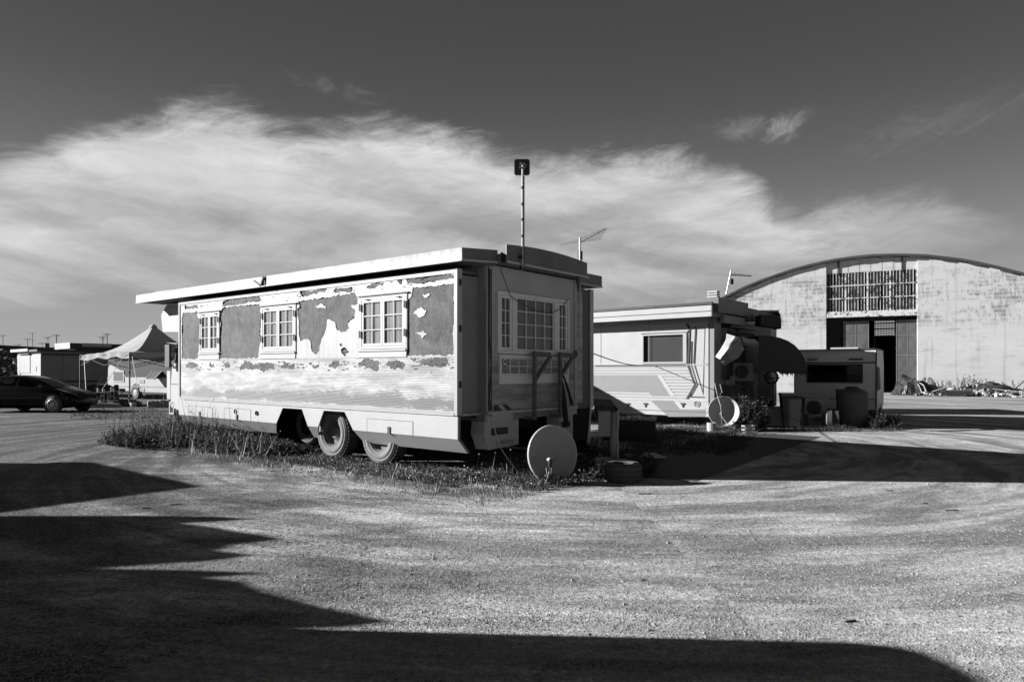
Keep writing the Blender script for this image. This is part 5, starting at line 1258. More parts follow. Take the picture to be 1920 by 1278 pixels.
bk = MB().obox((0, 0, 0), (1.7, .6, .35), 0, .1).build('dark_board', 'dark'); bk.location = hp(1793, 5.9, .2); bk.rotation_euler = (0, 0, HF.rz); tag(bk, 'dark flat board in front of the white tub', 'board')
ts_ = thing('white_awning', 'pale tent cloth with guy lines at the far right edge by the hangar wall', 'awning', hp(1925, 5.0))
def lc(px, py, off):
    p = hp(px, off); k = 1.6 + (696 - py) / 1280 * p.y; return ts_.matrix_basis.inverted() @ Vector((p.x, p.y, k))
ts_.matrix_basis
for (a_q, b_q) in (((1950, 690), (1884, 752)), ((1950, 700), (1912, 744))):
    MB().tube([Vector((hp(a_q[0], 4.8).x - ts_.location.x, hp(a_q[0], 4.8).y - ts_.location.y, gz(a_q[1], hp(a_q[0], 4.8).y))), Vector((hp(b_q[0], 6).x - ts_.location.x, hp(b_q[0], 6).y - ts_.location.y, max(0.0, gz(b_q[1], hp(b_q[0], 6).y))))], .03, 5).build('guy_line', 'dark', ts_)
def L3(px, py, off): p = hp(px, off); return Vector((p.x - ts_.location.x, p.y - ts_.location.y, gz(py, p.y)))
MB().add([L3(1890, 747, 5.5), L3(1905, 743, 5.2), L3(1960, 705, 4.6), L3(1960, 748, 5.5)], [(0, 1, 2, 3)]).build('cloth', 'white', ts_, norm=False)
MB().add([L3(1886, 750, 6.1), L3(1898, 742, 5.8), L3(1960, 738, 5.6), L3(1960, 756, 6.3), L3(1890, 754, 6.3)], [(0, 1, 2, 3, 4)]).build('ground_cloth', 'midlight', ts_, norm=False)
MB().add([L3(1904, 742, 5.15), L3(1916, 735, 5.0), L3(1960, 700, 4.5), L3(1960, 741, 5.1)], [(0, 1, 2, 3)]).build('opening', 'black', ts_, norm=False)
# dead stalks in front of the wall
sk_ = MB(); random.seed(13)
for i in range(90):
    px = random.uniform(1730, 1915) if i < 70 else random.uniform(1795, 1835); c = hp(px, random.uniform(.6, 3)); c.z = heap_h(px) * .6; h = random.uniform(.5, 1.0) * (1.3 if i >= 70 else .9)
    d = Vector((random.uniform(-.35, .35), random.uniform(-.2, .2), h)); sk_.tube([c, c + d * .6, c + d + Vector((random.uniform(-.1, .1), 0, 0))], .018, 4, .006)
    for k in range(3): q = c + d * random.uniform(.5, 1); sk_.obox(q, (.06, .02, .05), random.random() * 3, random.random())
o_ = sk_.build('dead_stalks', 'earthpile'); o_['kind'] = 'stuff'; o_['label'] = 'thin dead stalks rising from the rubbish heap against the wall'

# ================================================================== left background: car, tent, campers, trailers
def car():
    Y = 27.2; noseX = gp(166, Y)
    th_ = thing('parked_car', 'glossy dark compact hatchback parked side on at the left edge', 'car', (noseX, Y, 0), R(-2))
    # stations from nose (x=0) to tail, metres: x, half width, sill z, hood/belt z, roof z, roof half width
    st_ = [(-.0, .55, .24, .52, .55, .40), (-.12, .72, .22, .66, .70, .55), (-.45, .82, .18, .80, .83, .66), (-.95, .86, .17, .92, .96, .70), (-1.30, .87, .17, .98, 1.10, .66), (-1.75, .88, .17, 1.00, 1.30, .62), (-2.2, .88, .17, 1.01, 1.42, .60), (-2.8, .88, .17, 1.02, 1.45, .60), (-3.3, .87, .18, 1.03, 1.38, .58), (-3.75, .84, .2, 1.04, 1.22, .56), (-4.0, .78, .26, 1.0, 1.04, .55), (-4.08, .7, .35, .9, .92, .5)]
    rings = []
    for x_, w, s_, bz, rz_, rw in st_:
        half = [(-w * .92, s_), (-w, s_ + (bz - s_) * .35), (-w * .99, s_ + (bz - s_) * .72), (-w * .95, bz), (-(w + rw) / 2 * .97, (bz + rz_) / 2), (-rw, rz_ - .03), (-rw * .6, rz_), (0, rz_ + .01)]
        ring = half + [(-a, c) for a, c in reversed(half[:-1])]
        rings.append([(x_, a, c) for a, c in ring])
    n = len(rings[0]); m = MB(); vs = [q for rg in rings for q in rg]
    fs = [(i * n + j, i * n + (j + 1) % n, (i + 1) * n + (j + 1) % n, (i + 1) * n + j) for i in range(len(rings) - 1) for j in range(n)] + [tuple(range(n)), tuple(range(len(vs) - 1, len(vs) - n - 1, -1))]
    m.add(vs, fs); bd_ = m.build('body', 'carpaint', th_, smooth=True)
    # side windows follow the flank
    def flank(x_, k):
        for i in range(len(st_) - 1):
            a, c = st_[i], st_[i + 1]
            if a[0] >= x_ >= c[0]:
                t_ = (a[0] - x_) / (a[0] - c[0] + 1e-9); v = [a[q] + (c[q] - a[q]) * t_ for q in range(6)]; break
        w, s_, bz, rz_, rw = v[1:]; y0, z0 = -w * .95, bz; y1, z1 = -rw, rz_ - .03
        return (x_, y0 + (y1 - y0) * k - .012, z0 + (z1 - z0) * k)
    for sgn in (1, -1):
        for x0, x1, x2, x3 in ((-1.42, -1.80, -2.28, -2.28), (-2.38, -2.38, -3.02, -3.02), (-3.12, -3.12, -3.62, -3.45)):
            q = [flank(x0, .08), flank(x1, .86 if x1 != -1.80 else .8), flank(x3, .88), flank(x2, .08)]
            MB().add([(a, c * sgn, e) for a, c, e in q], [(0, 1, 2, 3)]).build('side_window', 'tinted' if sgn < 0 else 'tinted', th_, norm=False)
    wsx = [flank(-1.0, .9), flank(-1.72, .95)]
    MB().add([(-.98, -.56, 1.0), (-.98, .56, 1.0), (-1.74, .52, 1.325), (-1.74, -.52, 1.325)], [(0, 1, 2, 3)]).build('windscreen', 'tinted', th_, norm=False)
    # bright reflection free light clusters
    MB().add([(-.08, -.62, .60), (-.52, -.83, .74), (-.62, -.80, .80), (-.12, -.55, .69)], [(0, 1, 2, 3)]).build('headlight', 'midlight', th_, norm=False)
    MB().add([(-.08, .62, .60), (-.52, .83, .74), (-.62, .80, .80), (-.12, .55, .69)], [(0, 1, 2, 3)]).build('headlight', 'midlight', th_, norm=False)
    MB().obox((-1.32, -.98, 1.02), (.14, .16, .13)).build('wing_mirror', 'carpaint', th_)
    MB().obox((-2.55, -.89, .85), (.2, .03, .03)).build('door_handle', 'carpaint', th_)
    for i_ in range(16): MB().obox((-1.5 - i_ * .13, -.895, .56), (.05, .006, .014)).build('side_strip_stud', 'midlight', th_) if i_ < 0 else None
    MB().box(-3.0, -1.2, -.885, -.87, .55, .6).build('rubbing_strip', 'black', th_)
    # arches and wheels
    for wx in (-.82, -3.3):
        for sgn in (-1, 1):
            MB().lathe([(0, .0), (.38, .0), (.38, .02), (.36, .022)], (wx, sgn * .855, .33), (0, sgn, 0), 24).build('wheel_arch', 'black', th_)
            o_ = MB().lathe([(.2, .0), (.3, .0), (.32, -.02), (.32, -.18), (.2, -.2)], (wx, sgn * .90, .32), (0, sgn, 0), 28).build('wheel', 'rubber', th_, smooth=True)
            h = MB().lathe([(.215, .01), (.2, .02), (.18, .012)], (wx, sgn * .9, .32), (0, sgn, 0), 24); h.lathe([(0, .03), (.05, .03), (.07, .015)], (wx, sgn * .9, .32), (0, sgn, 0), 12)
            for k in range(8):
                a = k * math.pi / 4; h.bar((wx + .05 * math.cos(a), sgn * .912, .32 + .05 * math.sin(a)), (wx + .2 * math.cos(a), sgn * .912, .32 + .2 * math.sin(a)), .035, .045)
            h.build('hubcap', 'steel', o_)
    return th_
car()
# pagoda tent
Yt = 31.0; Fp = Vector((gp(243, Yt), Yt)); d1_ = Vector((-math.cos(R(20)), math.sin(R(20)))); d2_v = Vector((math.sin(R(20)), math.cos(R(20))))
tent = thing('market_tent', 'pale peaked gazebo tent with a drooping valance and thin poles', 'tent', (Fp.x, Fp.y, 0))
A_, B_ = 3.1, 5.4
Lc = d1_ * A_; Rc = d2_v * B_; Bc = Lc + Rc; Ap = d1_ * A_ / 2 + d2_v * B_ / 2
corners = [(Vector((0, 0)), 2.48), (Lc, 2.36), (Bc, 2.4), (Rc, 2.45)]
apz = gz(609, 33.9)
for i in range(4):
    (p, z0), (q, z1) = corners[i], corners[(i + 1) % 4]
    def f(u, v):
        e = p + (q - p) * u; ez = z0 + (z1 - z0) * u + .05 * math.sin(math.pi * u); w = v ** .8
        xy = e + (Ap - e) * v; sag = -.42 * math.sin(math.pi * v) ** 1.0 * (1 - .3 * v)
        return Vector((xy.x, xy.y, ez + (apz - ez) * v ** 1.15 + sag * .8 + .02 * noise.noise(Vector((xy.x, xy.y, v)) * 2)))
    MB().grid(f, 12, 14).build('roof_panel', 'fabric', tent, smooth=True, norm=False)
    MB().grid(lambda u, v: Vector(((p + (q - p) * u).x, (p + (q - p) * u).y, z0 + (z1 - z0) * u + .05 * math.sin(math.pi * u) - v * (.26 + .05 * math.sin(u * 17)))) + Vector((.03 * math.sin(u * 29), -.03 * v, 0)), 26, 3).build('valance', 'fabric', tent, smooth=True, norm=False)
MB().lathe([(.0, .12), (.12, .06), (.2, -.05)], (Ap.x, Ap.y, apz - .06), (0, 0, 1), 12).build('peak_cap', 'fabric', tent, smooth=True)
for p, z0 in corners: MB().tube([(p.x, p.y, 0), (p.x, p.y, z0 - .02)], .035, 6).build('leg', 'dark', tent)
for i in range(4):
    p, z0 = corners[i]; q, z1 = corners[(i + 1) % 4]
    m = MB()
    for k in range(2):
        a, c = p + (q - p) * (k / 2), p + (q - p) * ((k + 1) / 2); m.bar((a.x, a.y, z0 - .1), (c.x, c.y, z0 - .6), .03).bar((a.x, a.y, z0 - .6), (c.x, c.y, z0 - .1), .03)
    m.build('truss', 'dark', tent)
for (a, c) in (((158, 675, 31.5), (162, 745, 30.8)), ((248, 668, 30.9), (258, 727, 30.2)), ((229, 672, 30.8), (193, 728, 31.5)), ((194, 704, 31), (178, 730, 31))):
    m = MB().tube([wp(*a) - Vector((Fp.x, Fp.y, 0)), wp(*c) - Vector((Fp.x, Fp.y, 0))], .013, 5).build('guy_rope', 'white', tent)
# tables and clutter under the tent
def table(label, px0, px1, pyt, Y, folding=True):
    th_ = thing('folding_table', label, 'table', (gp((px0 + px1) / 2, Y), Y, 0)); w = (gp(px1, Y) - gp(px0, Y)) / 2; z_ = gz(pyt, Y)
    MB().box(-w, w, -.3, .3, z_ - .03, z_).build('table_top', 'mid', th_)
    for s_ in (-1, 1):
        for t_ in (-1, 1): MB().bar((s_ * w * .9, t_ * .25, z_ - .03), (s_ * w * .8, t_ * .25, 0), .03).build('leg', 'steel', th_)
    MB().bar((-w * .8, -.25, .1), (w * .8, -.25, z_ - .1), .025).bar((w * .8, -.25, .1), (-w * .8, -.25, z_ - .1), .025).build('cross_brace', 'steel', th_)
    return th_, z_, w
t1, tz1, tw1 = table('low folding table with small bottles under the left half of the tent', 182, 202, 735, 31.5)
t2, tz2, tw2 = table('folding table crowded with pots beside the tent pole', 206, 237, 733, 31.5)
items = (('bottle', 184, .18, .05, 'short bottle at the left end of the low table'), ('jar', 194, .14, .07, 'squat jar on the low table'), ('cup', 210, .16, .07, 'cup at the left end of the crowded table'), ('pot', 217, .3, .13, 'tall dark pot in the middle of the crowded table'), ('bowl', 228, .12, .16, 'wide bowl at the right end of the crowded table'))
for nm, px, h, r, lab in items:
    zt_ = tz1 if px < 204 else tz2
    o_ = MB().lathe([(0, 0), (r, 0), (r, h * .8), (r * .7, h), (0, h)], (0, 0, 0), (0, 0, 1), 10).build(nm, 'dark' if px > 212 else 'midlight'); o_.location = (gp(px, 31.5), 31.5, zt_); tag(o_, lab, nm)
ch1 = thing('dark_armchair', 'dark covered round armchair behind the low table', 'armchair', (gp(187, 32.6), 32.6, 0))
MB().grid(lambda u, v: Vector((.75 * math.cos(math.pi * u), -.35 + .7 * v, 1.0 * math.sin(math.pi * u) ** .7)), 14, 2).build('cover', 'rag', ch1, norm=False)
MB().prism([(.75 * math.cos(math.pi * i / 14), 1.0 * math.sin(math.pi * i / 14) ** .7) for i in range(15)], 'y', -.35, -.33).build('front_cover', 'rag', ch1)
random.seed(17); junk = MB()
for i in range(150):
    px = random.uniform(168, 262); Y = random.uniform(31.0, 33.2); s_ = random.uniform(.08, .34); junk.obox((gp(px, Y), Y, s_ * .3), (s_ * 1.6, s_, s_ * random.uniform(.4, 1.1)), random.random() * 3, random.uniform(-.4, .4))
o_ = junk.build('camp_clutter', 'dark'); o_['kind'] = 'stuff'; o_['label'] = 'dark jumble of boxes and bags on the ground under the tent'
junk = MB()
for i in range(26):
    px = random.uniform(168, 258); Y = random.uniform(30.8, 31.6); s_ = random.uniform(.05, .16); junk.obox((gp(px, Y), Y, s_ * .6), (s_ * 1.6, s_, s_ * 1.1), random.random() * 3, random.uniform(-.4, .4))
o_ = junk.build('camp_clutter', 'midlight'); o_['kind'] = 'stuff'; o_['label'] = 'small pale scraps and shoes on the ground under the tent'
fb = MB().obox((0, 0, .1), (1.7, .35, .2), 0, 0, .03).build('timber_beam', 'mid'); fb.location = (gp(186, 30.2), 30.2, 0); tag(fb, 'grey timber beam lying in front of the tent clutter', 'beam')
# rough stone block
for i, (px, w_, lab) in enumerate(((291, .55, 'rough stone block nearest the tent, left of its pair'), (310, .62, 'rough stone block nearest the peeling caravan cab'))):
    def f(u, v, w_=w_):
        a, b_ = math.pi * u, 2 * math.pi * v; p = Vector((math.sin(a) * math.cos(b_), math.sin(a) * math.sin(b_), math.cos(a))); m_ = max(abs(p.x), abs(p.y), abs(p.z)); p = p / m_ * .9 + p * .1
        return Vector((p.x * w_ * .5, p.y * .25, p.z * .16 + .16)) * (1 + .12 * noise.noise(p * 3 + Vector((i * 5, 0, 0))))
    o_ = MB().grid(f, 12, 20).build('stone_block', 'concrete', norm=True); o_.location = (gp(px, 30.5), 30.5, 0); tag(o_, lab, 'stone block')
# camper
QF = Frame(gp(202, 41), 41, (.866, -.5))
cmp_ = thing('camper_van', 'old white camper with shade painted over its upper half and two side windows, behind the tent', 'camper', (QF.o.x, QF.o.y, 0), QF.rz)
def q_(px, py, y=0): return QF.onY(px, py, y)
cw = 7.4; zband = q_(250, 707)[1]
MB().prism([(.05, .45), (cw, .40), (cw, zband), (.0, zband), (-.02, 1.2)], 'y', 0, 2.1).build('lower_body', 'white', cmp_)
MB().prism([(.0, zband + .001), (cw, zband + .001), (cw, 3.0), (.8, 3.0), (.3, 2.8), (.05, 2.3)], 'y', 0, 2.1).build('shaded_upper_body', 'tentdark', cmp_)  # tent shadow on the upper half, put into the colour
MB().prism([q_(203, 706.5), q_(236, 706.5), q_(232, 697), q_(207, 683), q_(203, 690)], 'y', -.008, -.002).build('unshaded_corner', 'white', cmp_)  # white corner left outside the painted shadow
def qbox(p, px0, px1, py0, py1, y0, y1, nm, mt):
    a, z1 = q_(px0, (py0 + py1) / 2)[0], q_((px0 + px1) / 2, py0)[1]; c, z0 = q_(px1, (py0 + py1) / 2)[0], q_((px0 + px1) / 2, py1)[1]
    return MB().box(a, c, y0, y1, z0, z1).build(nm, mt, p)
wn_ = qbox(cmp_, 212, 233, 694, 716, -.03, -.009, 'window', 'white'); qbox(wn_, 214, 231, 697, 713.5, -.036, -.031, 'pane', 'black')
wn_ = qbox(cmp_, 286, 304, 696, 709, -.03, -.009, 'window', 'dark')
def q3(px, py, y): a = q_(px, py, y); return (a[0], y, a[1])
A1, A2, A3, A4 = q3(286, 696, -.04), q3(303, 696, -.04), q3(289, 711, -.5), q3(273, 711, -.5)
MB().add([A1, A2, A3, A4], [(0, 1, 2, 3)]).build('open_flap', 'black', wn_, norm=False)
MB().bar(A1, A4, .05).bar(A2, A3, .05).bar(A4, A3, .05).build('flap_frame', 'white', wn_)
for px, py in ((266, 715), (266, 731)): qbox(cmp_, px - 5, px + 5, py - 3, py + 3, -.02, -.002, 'vent_grille', 'mid')
MB().box(0, cw, -.02, -.002, q_(250, 725)[1], q_(250, 723.5)[1]).build('waist_line', 'mid', cmp_)
for px, py in ((282, 738), (300, 738), (206, 741), (307, 746)): a, c = q_(px, py); MB().lathe([(0, 0), (.06, 0), (.06, .01)], (a, -.005, c), (0, -1, 0), 10).build('filler_cap', 'black', cmp_)
xw_ = q_(255.5, 740)[0]
MB().lathe([(0, 0), (.46, 0), (.46, .01)], (xw_, -.004, .45), (0, -1, 0), 22).build('wheel_arch', 'black', cmp_)
o_ = MB().lathe([(.19, .0), (.33, .02), (.36, 0), (.36, -.18)], (xw_, -.05, .37), (0, -1, 0), 22).build('wheel', 'rubber', cmp_); MB().lathe([(0, .02), (.19, .0)], (xw_, -.07, .37), (0, -1, 0), 16).build('hubcap', 'white', o_)

# showman's trailer with shuttered side, grey boxes of the background
def trailer(name, label, px, Y, L_, Wd_, zb, zt_, sidemat, backmat, details):
    fr = Frame(gp(px, Y), Y, (.773, -.634)); th_ = thing(name, label, 'trailer', (fr.o.x, fr.o.y, 0), fr.rz)
    MB().box(-L_, 0, 0, Wd_, zb, zt_).build('body', backmat, th_)
    MB().box(-L_ + .01, -.01, -.02, -.002, zb, zt_).build('sunny_side', sidemat, th_)
    details(th_, fr, L_, Wd_, zb, zt_); return th_
def det1(th_, fr, L_, Wd_, zb, zt_):
    MB().box(-L_ - .3, .12, -.25, Wd_ + .1, zt_, zt_ + .12).build('roof_edge', 'dark', th_)
    MB().box(-L_ - .4, -1.5, -.3, -.26, zt_ + .02, zt_ + .2).build('pale_fascia', 'white', th_)
    for i, q in enumerate((.02, 1.2, 2.15)):
        q2 = (1.17, 2.12, 3.1)[i]
        MB().box(.002, .03, q, q2 - .02, 1.05, zt_ - .25).build('shutter_panel', 'lowpaint', th_)
        MB().box(.002, .03, q, q2 - .02, .5, .85).build('lower_panel', 'lowpaint', th_)
    MB().box(.002, .035, .0, 3.1, .92, 1.02).build('dark_rail', 'black', th_); MB().box(.002, .035, .0, 3.1, .4, .48).build('dark_rail', 'black', th_); MB().box(.002, .034, 0, 3.1, zt_ - .23, zt_ - .12).build('top_rail', 'dark', th_)
    a, c = fr.onY(39, 680, -.02)[0], fr.onY(57, 680, -.02)[0]
    o_ = MB().box(a, c, -.05, -.021, 1.5, zt_ - .15).build('hatch', 'white', th_); MB().box(a - .02, c + .1, -.16, -.03, zt_ - .15, zt_ - .09).build('drip_rail', 'dark', o_); MB().box(a - .1, a, -.05, -.021, .8, zt_ - .1).build('post', 'mid', o_)
    MB().box(a, c + .1, -.1, -.021, 1.3, 1.36).build('counter', 'dark', th_); MB().box(a + .1, c, -.04, -.021, .9, 1.28).build('lower_hatch', 'midlight', th_)
    MB().box(fr.onY(69, 680)[0], fr.onY(69, 680)[0] + .03, -.04, -.021, 1.6, 1.9).build('handle', 'dark', th_)
trailer('show_trailer', 'show trailer with pale sunlit end and a dark shuttered long side, behind the parked car', 77, 42, 4.6, 3.95, .4, gz(658.5, 42), 'white', 'lowpaint', det1)
def det2(th_, fr, L_, Wd_, zb, zt_):
    MB().box(-L_, .35, -.5, -.47, zt_ - .1, zt_ + .4).build('roof_fascia', 'white', th_); MB().box(-L_, .35, -.46, Wd_, zt_ - .05, zt_ + .36).build('roof_slab', 'dark', th_)
    MB().box(.352, .37, .4, 2.6, zt_ + .1, zt_ + .38).build('white_sign', 'white', th_)
    MB().box(-3.4, .1, -.3, -.03, zt_ - .45, zt_ - .1).build('awning_box', 'white', th_)
trailer('show_caravan', 'distant caravan whose broad white roof edge rises above the shuttered trailer', 141, 56, 3.2, 11, .5, 3.55, 'mid', 'dark', det2)
# far left: dark house, hedge, roof aerials
hs_ = thing('dark_house', 'distant dark house with a shallow pitched roof at the left edge', 'house', (gp(18, 60), 60, 0))
w_ = gp(40, 60) - gp(8, 60)
MB().box(-w_ / 2, w_ / 2, -2, 4, 0, gz(657, 60)).build('wall', 'dark', hs_)
MB().prism([(-w_ * .55, gz(657, 60)), (w_ * .6, gz(657, 60)), (w_ * .3, gz(648, 60)), (-w_ * .45, gz(649, 60))], 'y', -2.4, 4.4).build('roof', 'black', hs_)
MB().box(-.7, .1, -2.05, -2.01, gz(690, 60), gz(668, 60)).build('pale_door', 'midlight', hs_)
MB().box(-w_ * .5, w_ * .1, -2.1, -2.01, gz(660, 60), gz(655, 60)).build('pale_gutter', 'midlight', hs_)
# leafy trees beside the house
def tree(label, px, Y, h, w, seed, n=900):
    th_ = thing('leafy_tree', label, 'tree', (gp(px, Y), Y, 0)); random.seed(seed)
    MB().tube([(0, 0, 0), (.05, 0, h * .4), (-.03, 0, h * .7)], .16, 7, .05).build('trunk', 'dark', th_)
    m = MB()
    cl_ = [Vector((random.gauss(0, w * .32), random.gauss(0, w * .32), h * random.uniform(.35, .92))) for _ in range(12)]
    for i in range(n):
        c = random.choice(cl_) + Vector((random.gauss(0, w * .16), random.gauss(0, w * .16), random.gauss(0, h * .08))); s_ = random.uniform(.08, .2)
        a = Vector((random.gauss(0, 1), random.gauss(0, 1), random.gauss(0, 1))).normalized(); b_ = a.orthogonal().normalized() * s_; a = a * s_ * 1.3
        m.add([c - a, c + b_ * .5, c + a, c - b_ * .5], [(0, 1, 2, 3)])
    m.build('crown', 'foliage', th_, norm=False, kind='stuff'); return th_
tree('dark tree at the very left edge beside the dark house', 0, 52, gz(657, 52), 3.2, 3)
tree('low dark tree between the dark house and the shuttered trailer', 33, 58, gz(664, 58), 1.5, 4, 500)
tree('low bush like tree behind the parked car roof', 10, 46, gz(683, 46), 1.8, 5, 700)
# distant low houses that carry the aerials
lb = thing('distant_building', 'low pale distant building just above the shuttered trailer roof', 'building', (gp(62, 90), 90, 0))
MB().box(-4, 3, 0, 6, 0, gz(660, 90)).build('wall', 'midlight', lb); MB().box(.6, 3.4, -.1, 5, gz(660, 90), gz(651, 90)).build('roof_block', 'black', lb); MB().box(1.6, 1.9, 0, .4, gz(651, 90), gz(643, 90)).build('chimney', 'dark', lb)
ter = thing('distant_building', 'long low distant terrace behind the left caravans', 'building', (gp(120, 110), 110, 0)); MB().box(-14, 22, 0, 8, 0, gz(662, 110)).build('wall', 'mid', ter); MB().box(-14.2, 22.2, -.2, 8.2, gz(662, 110), gz(660, 110)).build('parapet', 'midlight', ter)
for i, (px, top_, bot, lab) in enumerate(((5.5, 628, 655, 'aerial at the very left edge above the dark tree'), (35, 645, 655, 'short aerial above the dark house'), (52, 634, 655, 'aerial left of the tall double aerial'), (61, 624, 655, 'tallest distant aerial with two crossbars'), (79, 642, 655, 'short thin aerial right of the tallest one'), (90, 631, 660, 'aerial above the middle of the shuttered trailer'), (106, 627, 642, 'aerial rising just left of the white roof edge'), (193, 630, 642, 'aerial left of a pair above the distant caravan'), (201, 625, 642, 'aerial right of a pair above the distant caravan'))):
    Y = 88 if px < 100 else 58; an = thing('roof_aerial', lab, 'aerial', (gp(px, Y), Y, 0), 0, 'distant roof aerials')
    MB().tube([(0, 0, gz(bot, Y) - 1.5), (0, 0, gz(top_, Y))], .03, 5).build('pole', 'mid', an)
    c = MB()
    for k in range(3 if i % 2 else 2): w = (.9, .6, .4)[k] * Y / 88; zz = gz(top_, Y) - .05 - k * (.12 if i != 3 else .9); c.bar((-w * .7, 0, zz), (w * .6, 0, zz + .02), .03)
    c.build('crossbar', 'mid', an)

# ================================================================== things out of frame that throw the long shadows
def shadow_caravan(label, ox, oy, L_, Wd_, h):
    th_ = thing('parked_caravan', label, 'caravan', (ox, oy, 0), MF.rz)
    MB().box(-L_ + .15, -.15, -Wd_ + .1, -.1, .3, h - .25).build('body', 'white', th_)
    MB().box(-L_, 0, -Wd_, 0, h - .25, h).build('roof', 'mid', th_)
    for q in (-.8, -L_ + .8):
        o_ = MB().lathe([(0, 0), (.4, 0), (.4, .2), (0, .2)], (q, -.35, .4), (0, 1, 0), 18).build('wheel', 'rubber', th_)
    MB().box(-L_ * .6, -L_ * .3, -.1, -.08, 1.3, 2.1).build('window', 'black', th_); return th_
shadow_caravan('caravan parked left of the frame whose pointed shadow falls at the left edge', -12.95, 10.05, 3.95, 2.6, 3.2)
S2 = thing('jagged_shadow_caster', 'made-up vehicle left of the frame, top shaped to throw the jagged shadow', 'shadow caster', (0, 0, 0)); H2 = 3.0; sh = H2 / math.tan(SUN_EL); sy = sh * math.tan(-SUN_AZ)  # added unseen caster, its top outline drawn from the shadow it throws
pp_ = [(-9, 4.10), (-2.6, 4.12), (-1.9, 4.19), (-1.0, 4.27), (-.72, 4.37), (-1.2, 4.62), (-1.75, 4.95), (-2.0, 5.2), (-2.35, 5.30), (-1.85, 5.42), (-2.55, 5.50), (-3.35, 5.55), (-2.5, 5.78), (-2.2, 5.95), (-2.6, 6.1), (-2.55, 6.3), (-2.15, 6.52), (-3.0, 7.0), (-3.45, 7.2), (-2.75, 7.4), (-3.2, 7.52), (-5.2, 7.5), (-9, 7.42)]
MB().prism([(a - sh, c + sy) for a, c in pp_], 'z', H2 - .35, H2).build('caster_top', 'rag', S2)
MB().box(-9 - sh, -3.7 - sh, 4.4 + sy, 7.1 + sy, .5, H2 - .35).build('caster_body', 'mid', S2)
MB().box(-3.7 - sh, -2.6 - sh, 4.5 + sy, 6.9 + sy, .5, 2.2).build('cab', 'mid', S2)
for q in (-8, -5, -3.4): MB().lathe([(0, 0), (.5, 0), (.5, .25), (0, .25)], (q - sh, 4.5 + sy, .5), (0, 1, 0), 16).build('wheel', 'rubber', S2)  # wheels of the added shadow caster
S3 = thing('parked_van', 'rounded van parked left of the photographer', 'van', (0, 0, 0)); H3 = 2.6; s3 = H3 / math.tan(SUN_EL); y3 = s3 * math.tan(-SUN_AZ)
def vanp(dz):
    P_ = [(-6, 4.06), (1.6, 4.06)] + [(2.45 - .9 * (1 - math.sin(R(90 - a * 90 / 6))) , 4.06 - .75 * (1 - math.cos(R(a * 90 / 6)))) for a in range(0, 0)] + [(2.0, 4.04), (2.25, 3.98), (2.38, 3.88), (2.45, 3.72), (2.48, 3.5), (2.5, 3.2), (2.5, 1.6), (-6, 1.6)]
    return [(a - s3, c + y3) for a, c in P_]
MB().prism(vanp(0), 'z', .45, H3).build('body', 'midlight', S3)
MB().box(2.505 - s3, 2.53 - s3, 2.0 + y3, 3.4 + y3, 1.5, 2.2).build('windscreen', 'tinted', S3)
for q in (-4.5, 1.2): MB().lathe([(0, 0), (.38, 0), (.38, .22), (0, .22)], (q - s3, 3.85 + y3, .38), (0, 1, 0), 16).build('wheel', 'rubber', S3)
c4 = thing('parked_caravan', 'low caravan hidden between the peeling and the ribbed one, shading the ribbed wall', 'caravan', (-1.5, 20.9, 0), MF.rz)
MB().box(-3.2, 0, -.2, 3.0, .3, 2.2).build('body', 'white', c4); MB().box(-3.25, .0, -.25, 3.05, 2.2, 2.3).build('roof', 'mid', c4)
c3 = thing('parked_caravan', 'caravan hidden behind the ribbed one whose shadow reaches the hangar', 'caravan', (7.9, 25.8, 0), 0)
MB().box(0, 2.1, 0, 3.9, .3, 3.75).build('body', 'white', c3); MB().box(-.1, 2.15, -.1, 4.0, 3.75, 3.9).build('roof', 'mid', c3)

# dark sheet: the deeper shadow beside the caravan put into its colour
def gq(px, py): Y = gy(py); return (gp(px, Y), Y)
shade_outline = [gq(1180, 893), gq(1225, 897), gq(1306, 902), gq(1400, 868), gq(1480, 839), gq(1540, 818.5), gq(1440, 813), gq(1330, 818), gq(1250, 842), gq(1190, 862)]
o_ = MB().add([(a, c, .004) for a, c in shade_outline], [tuple(range(len(shade_outline)))]).build('ground_shade_patch', 'groundshade'); o_['kind'] = 'structure'

# ================================================================== stones, weeds, twigs
import array
random.seed(2)
def scatter_stones(name, n, region, smin, smax, mat, label):
    m = MB(); V = []; Fc = []
    base = [(1, 0, 0), (0, 1, 0), (-1, 0, 0), (0, -1, 0), (0, 0, .7), (0, 0, -.4)]
    bf = [(0, 1, 4), (1, 2, 4), (2, 3, 4), (3, 0, 4)]
    for i in range(n):
        p = region()
        if p is None: continue
        s_ = smin + (smax - smin) * random.random() ** 3; a = random.random() * 6.28; ca, sa = math.cos(a) * s_, math.sin(a) * s_; k = random.uniform(.5, 1); hgt = random.uniform(.5, 1)
        o = len(V)
        for x, y, z in base[:5]: 
            j = random.uniform(.75, 1.2); V.append((p[0] + (x * ca - y * sa * k) * j, p[1] + (x * sa + y * ca * k) * j, z * s_ * hgt * j + .0 if z else -.002))
        Fc += [tuple(q + o for q in f) for f in bf]
    m.v = V; m.f = Fc; o_ = m.build(name, mat, norm=False, kind='stuff'); o_['label'] = label; return o_
def reg_near():
    py = 850 + 430 * random.random() ** .8; px = random.uniform(-20, 1940); Y = gy(py)
    if Y > 16: return None
    if noise.noise(Vector((gp(px, Y) * .5, Y * .7, 4))) + .12 * (px - 700) / 700 > .28 + .5 * random.random() and py < 1150: return None
    return (gp(px, Y), Y)
scatter_stones('gravel', 110000, reg_near, .003, .013, 'stone', 'loose gravel over the yard')
def reg_big():
    py = 900 + 370 * random.random(); px = random.uniform(500, 1930); Y = gy(py); return (gp(px, Y), Y)
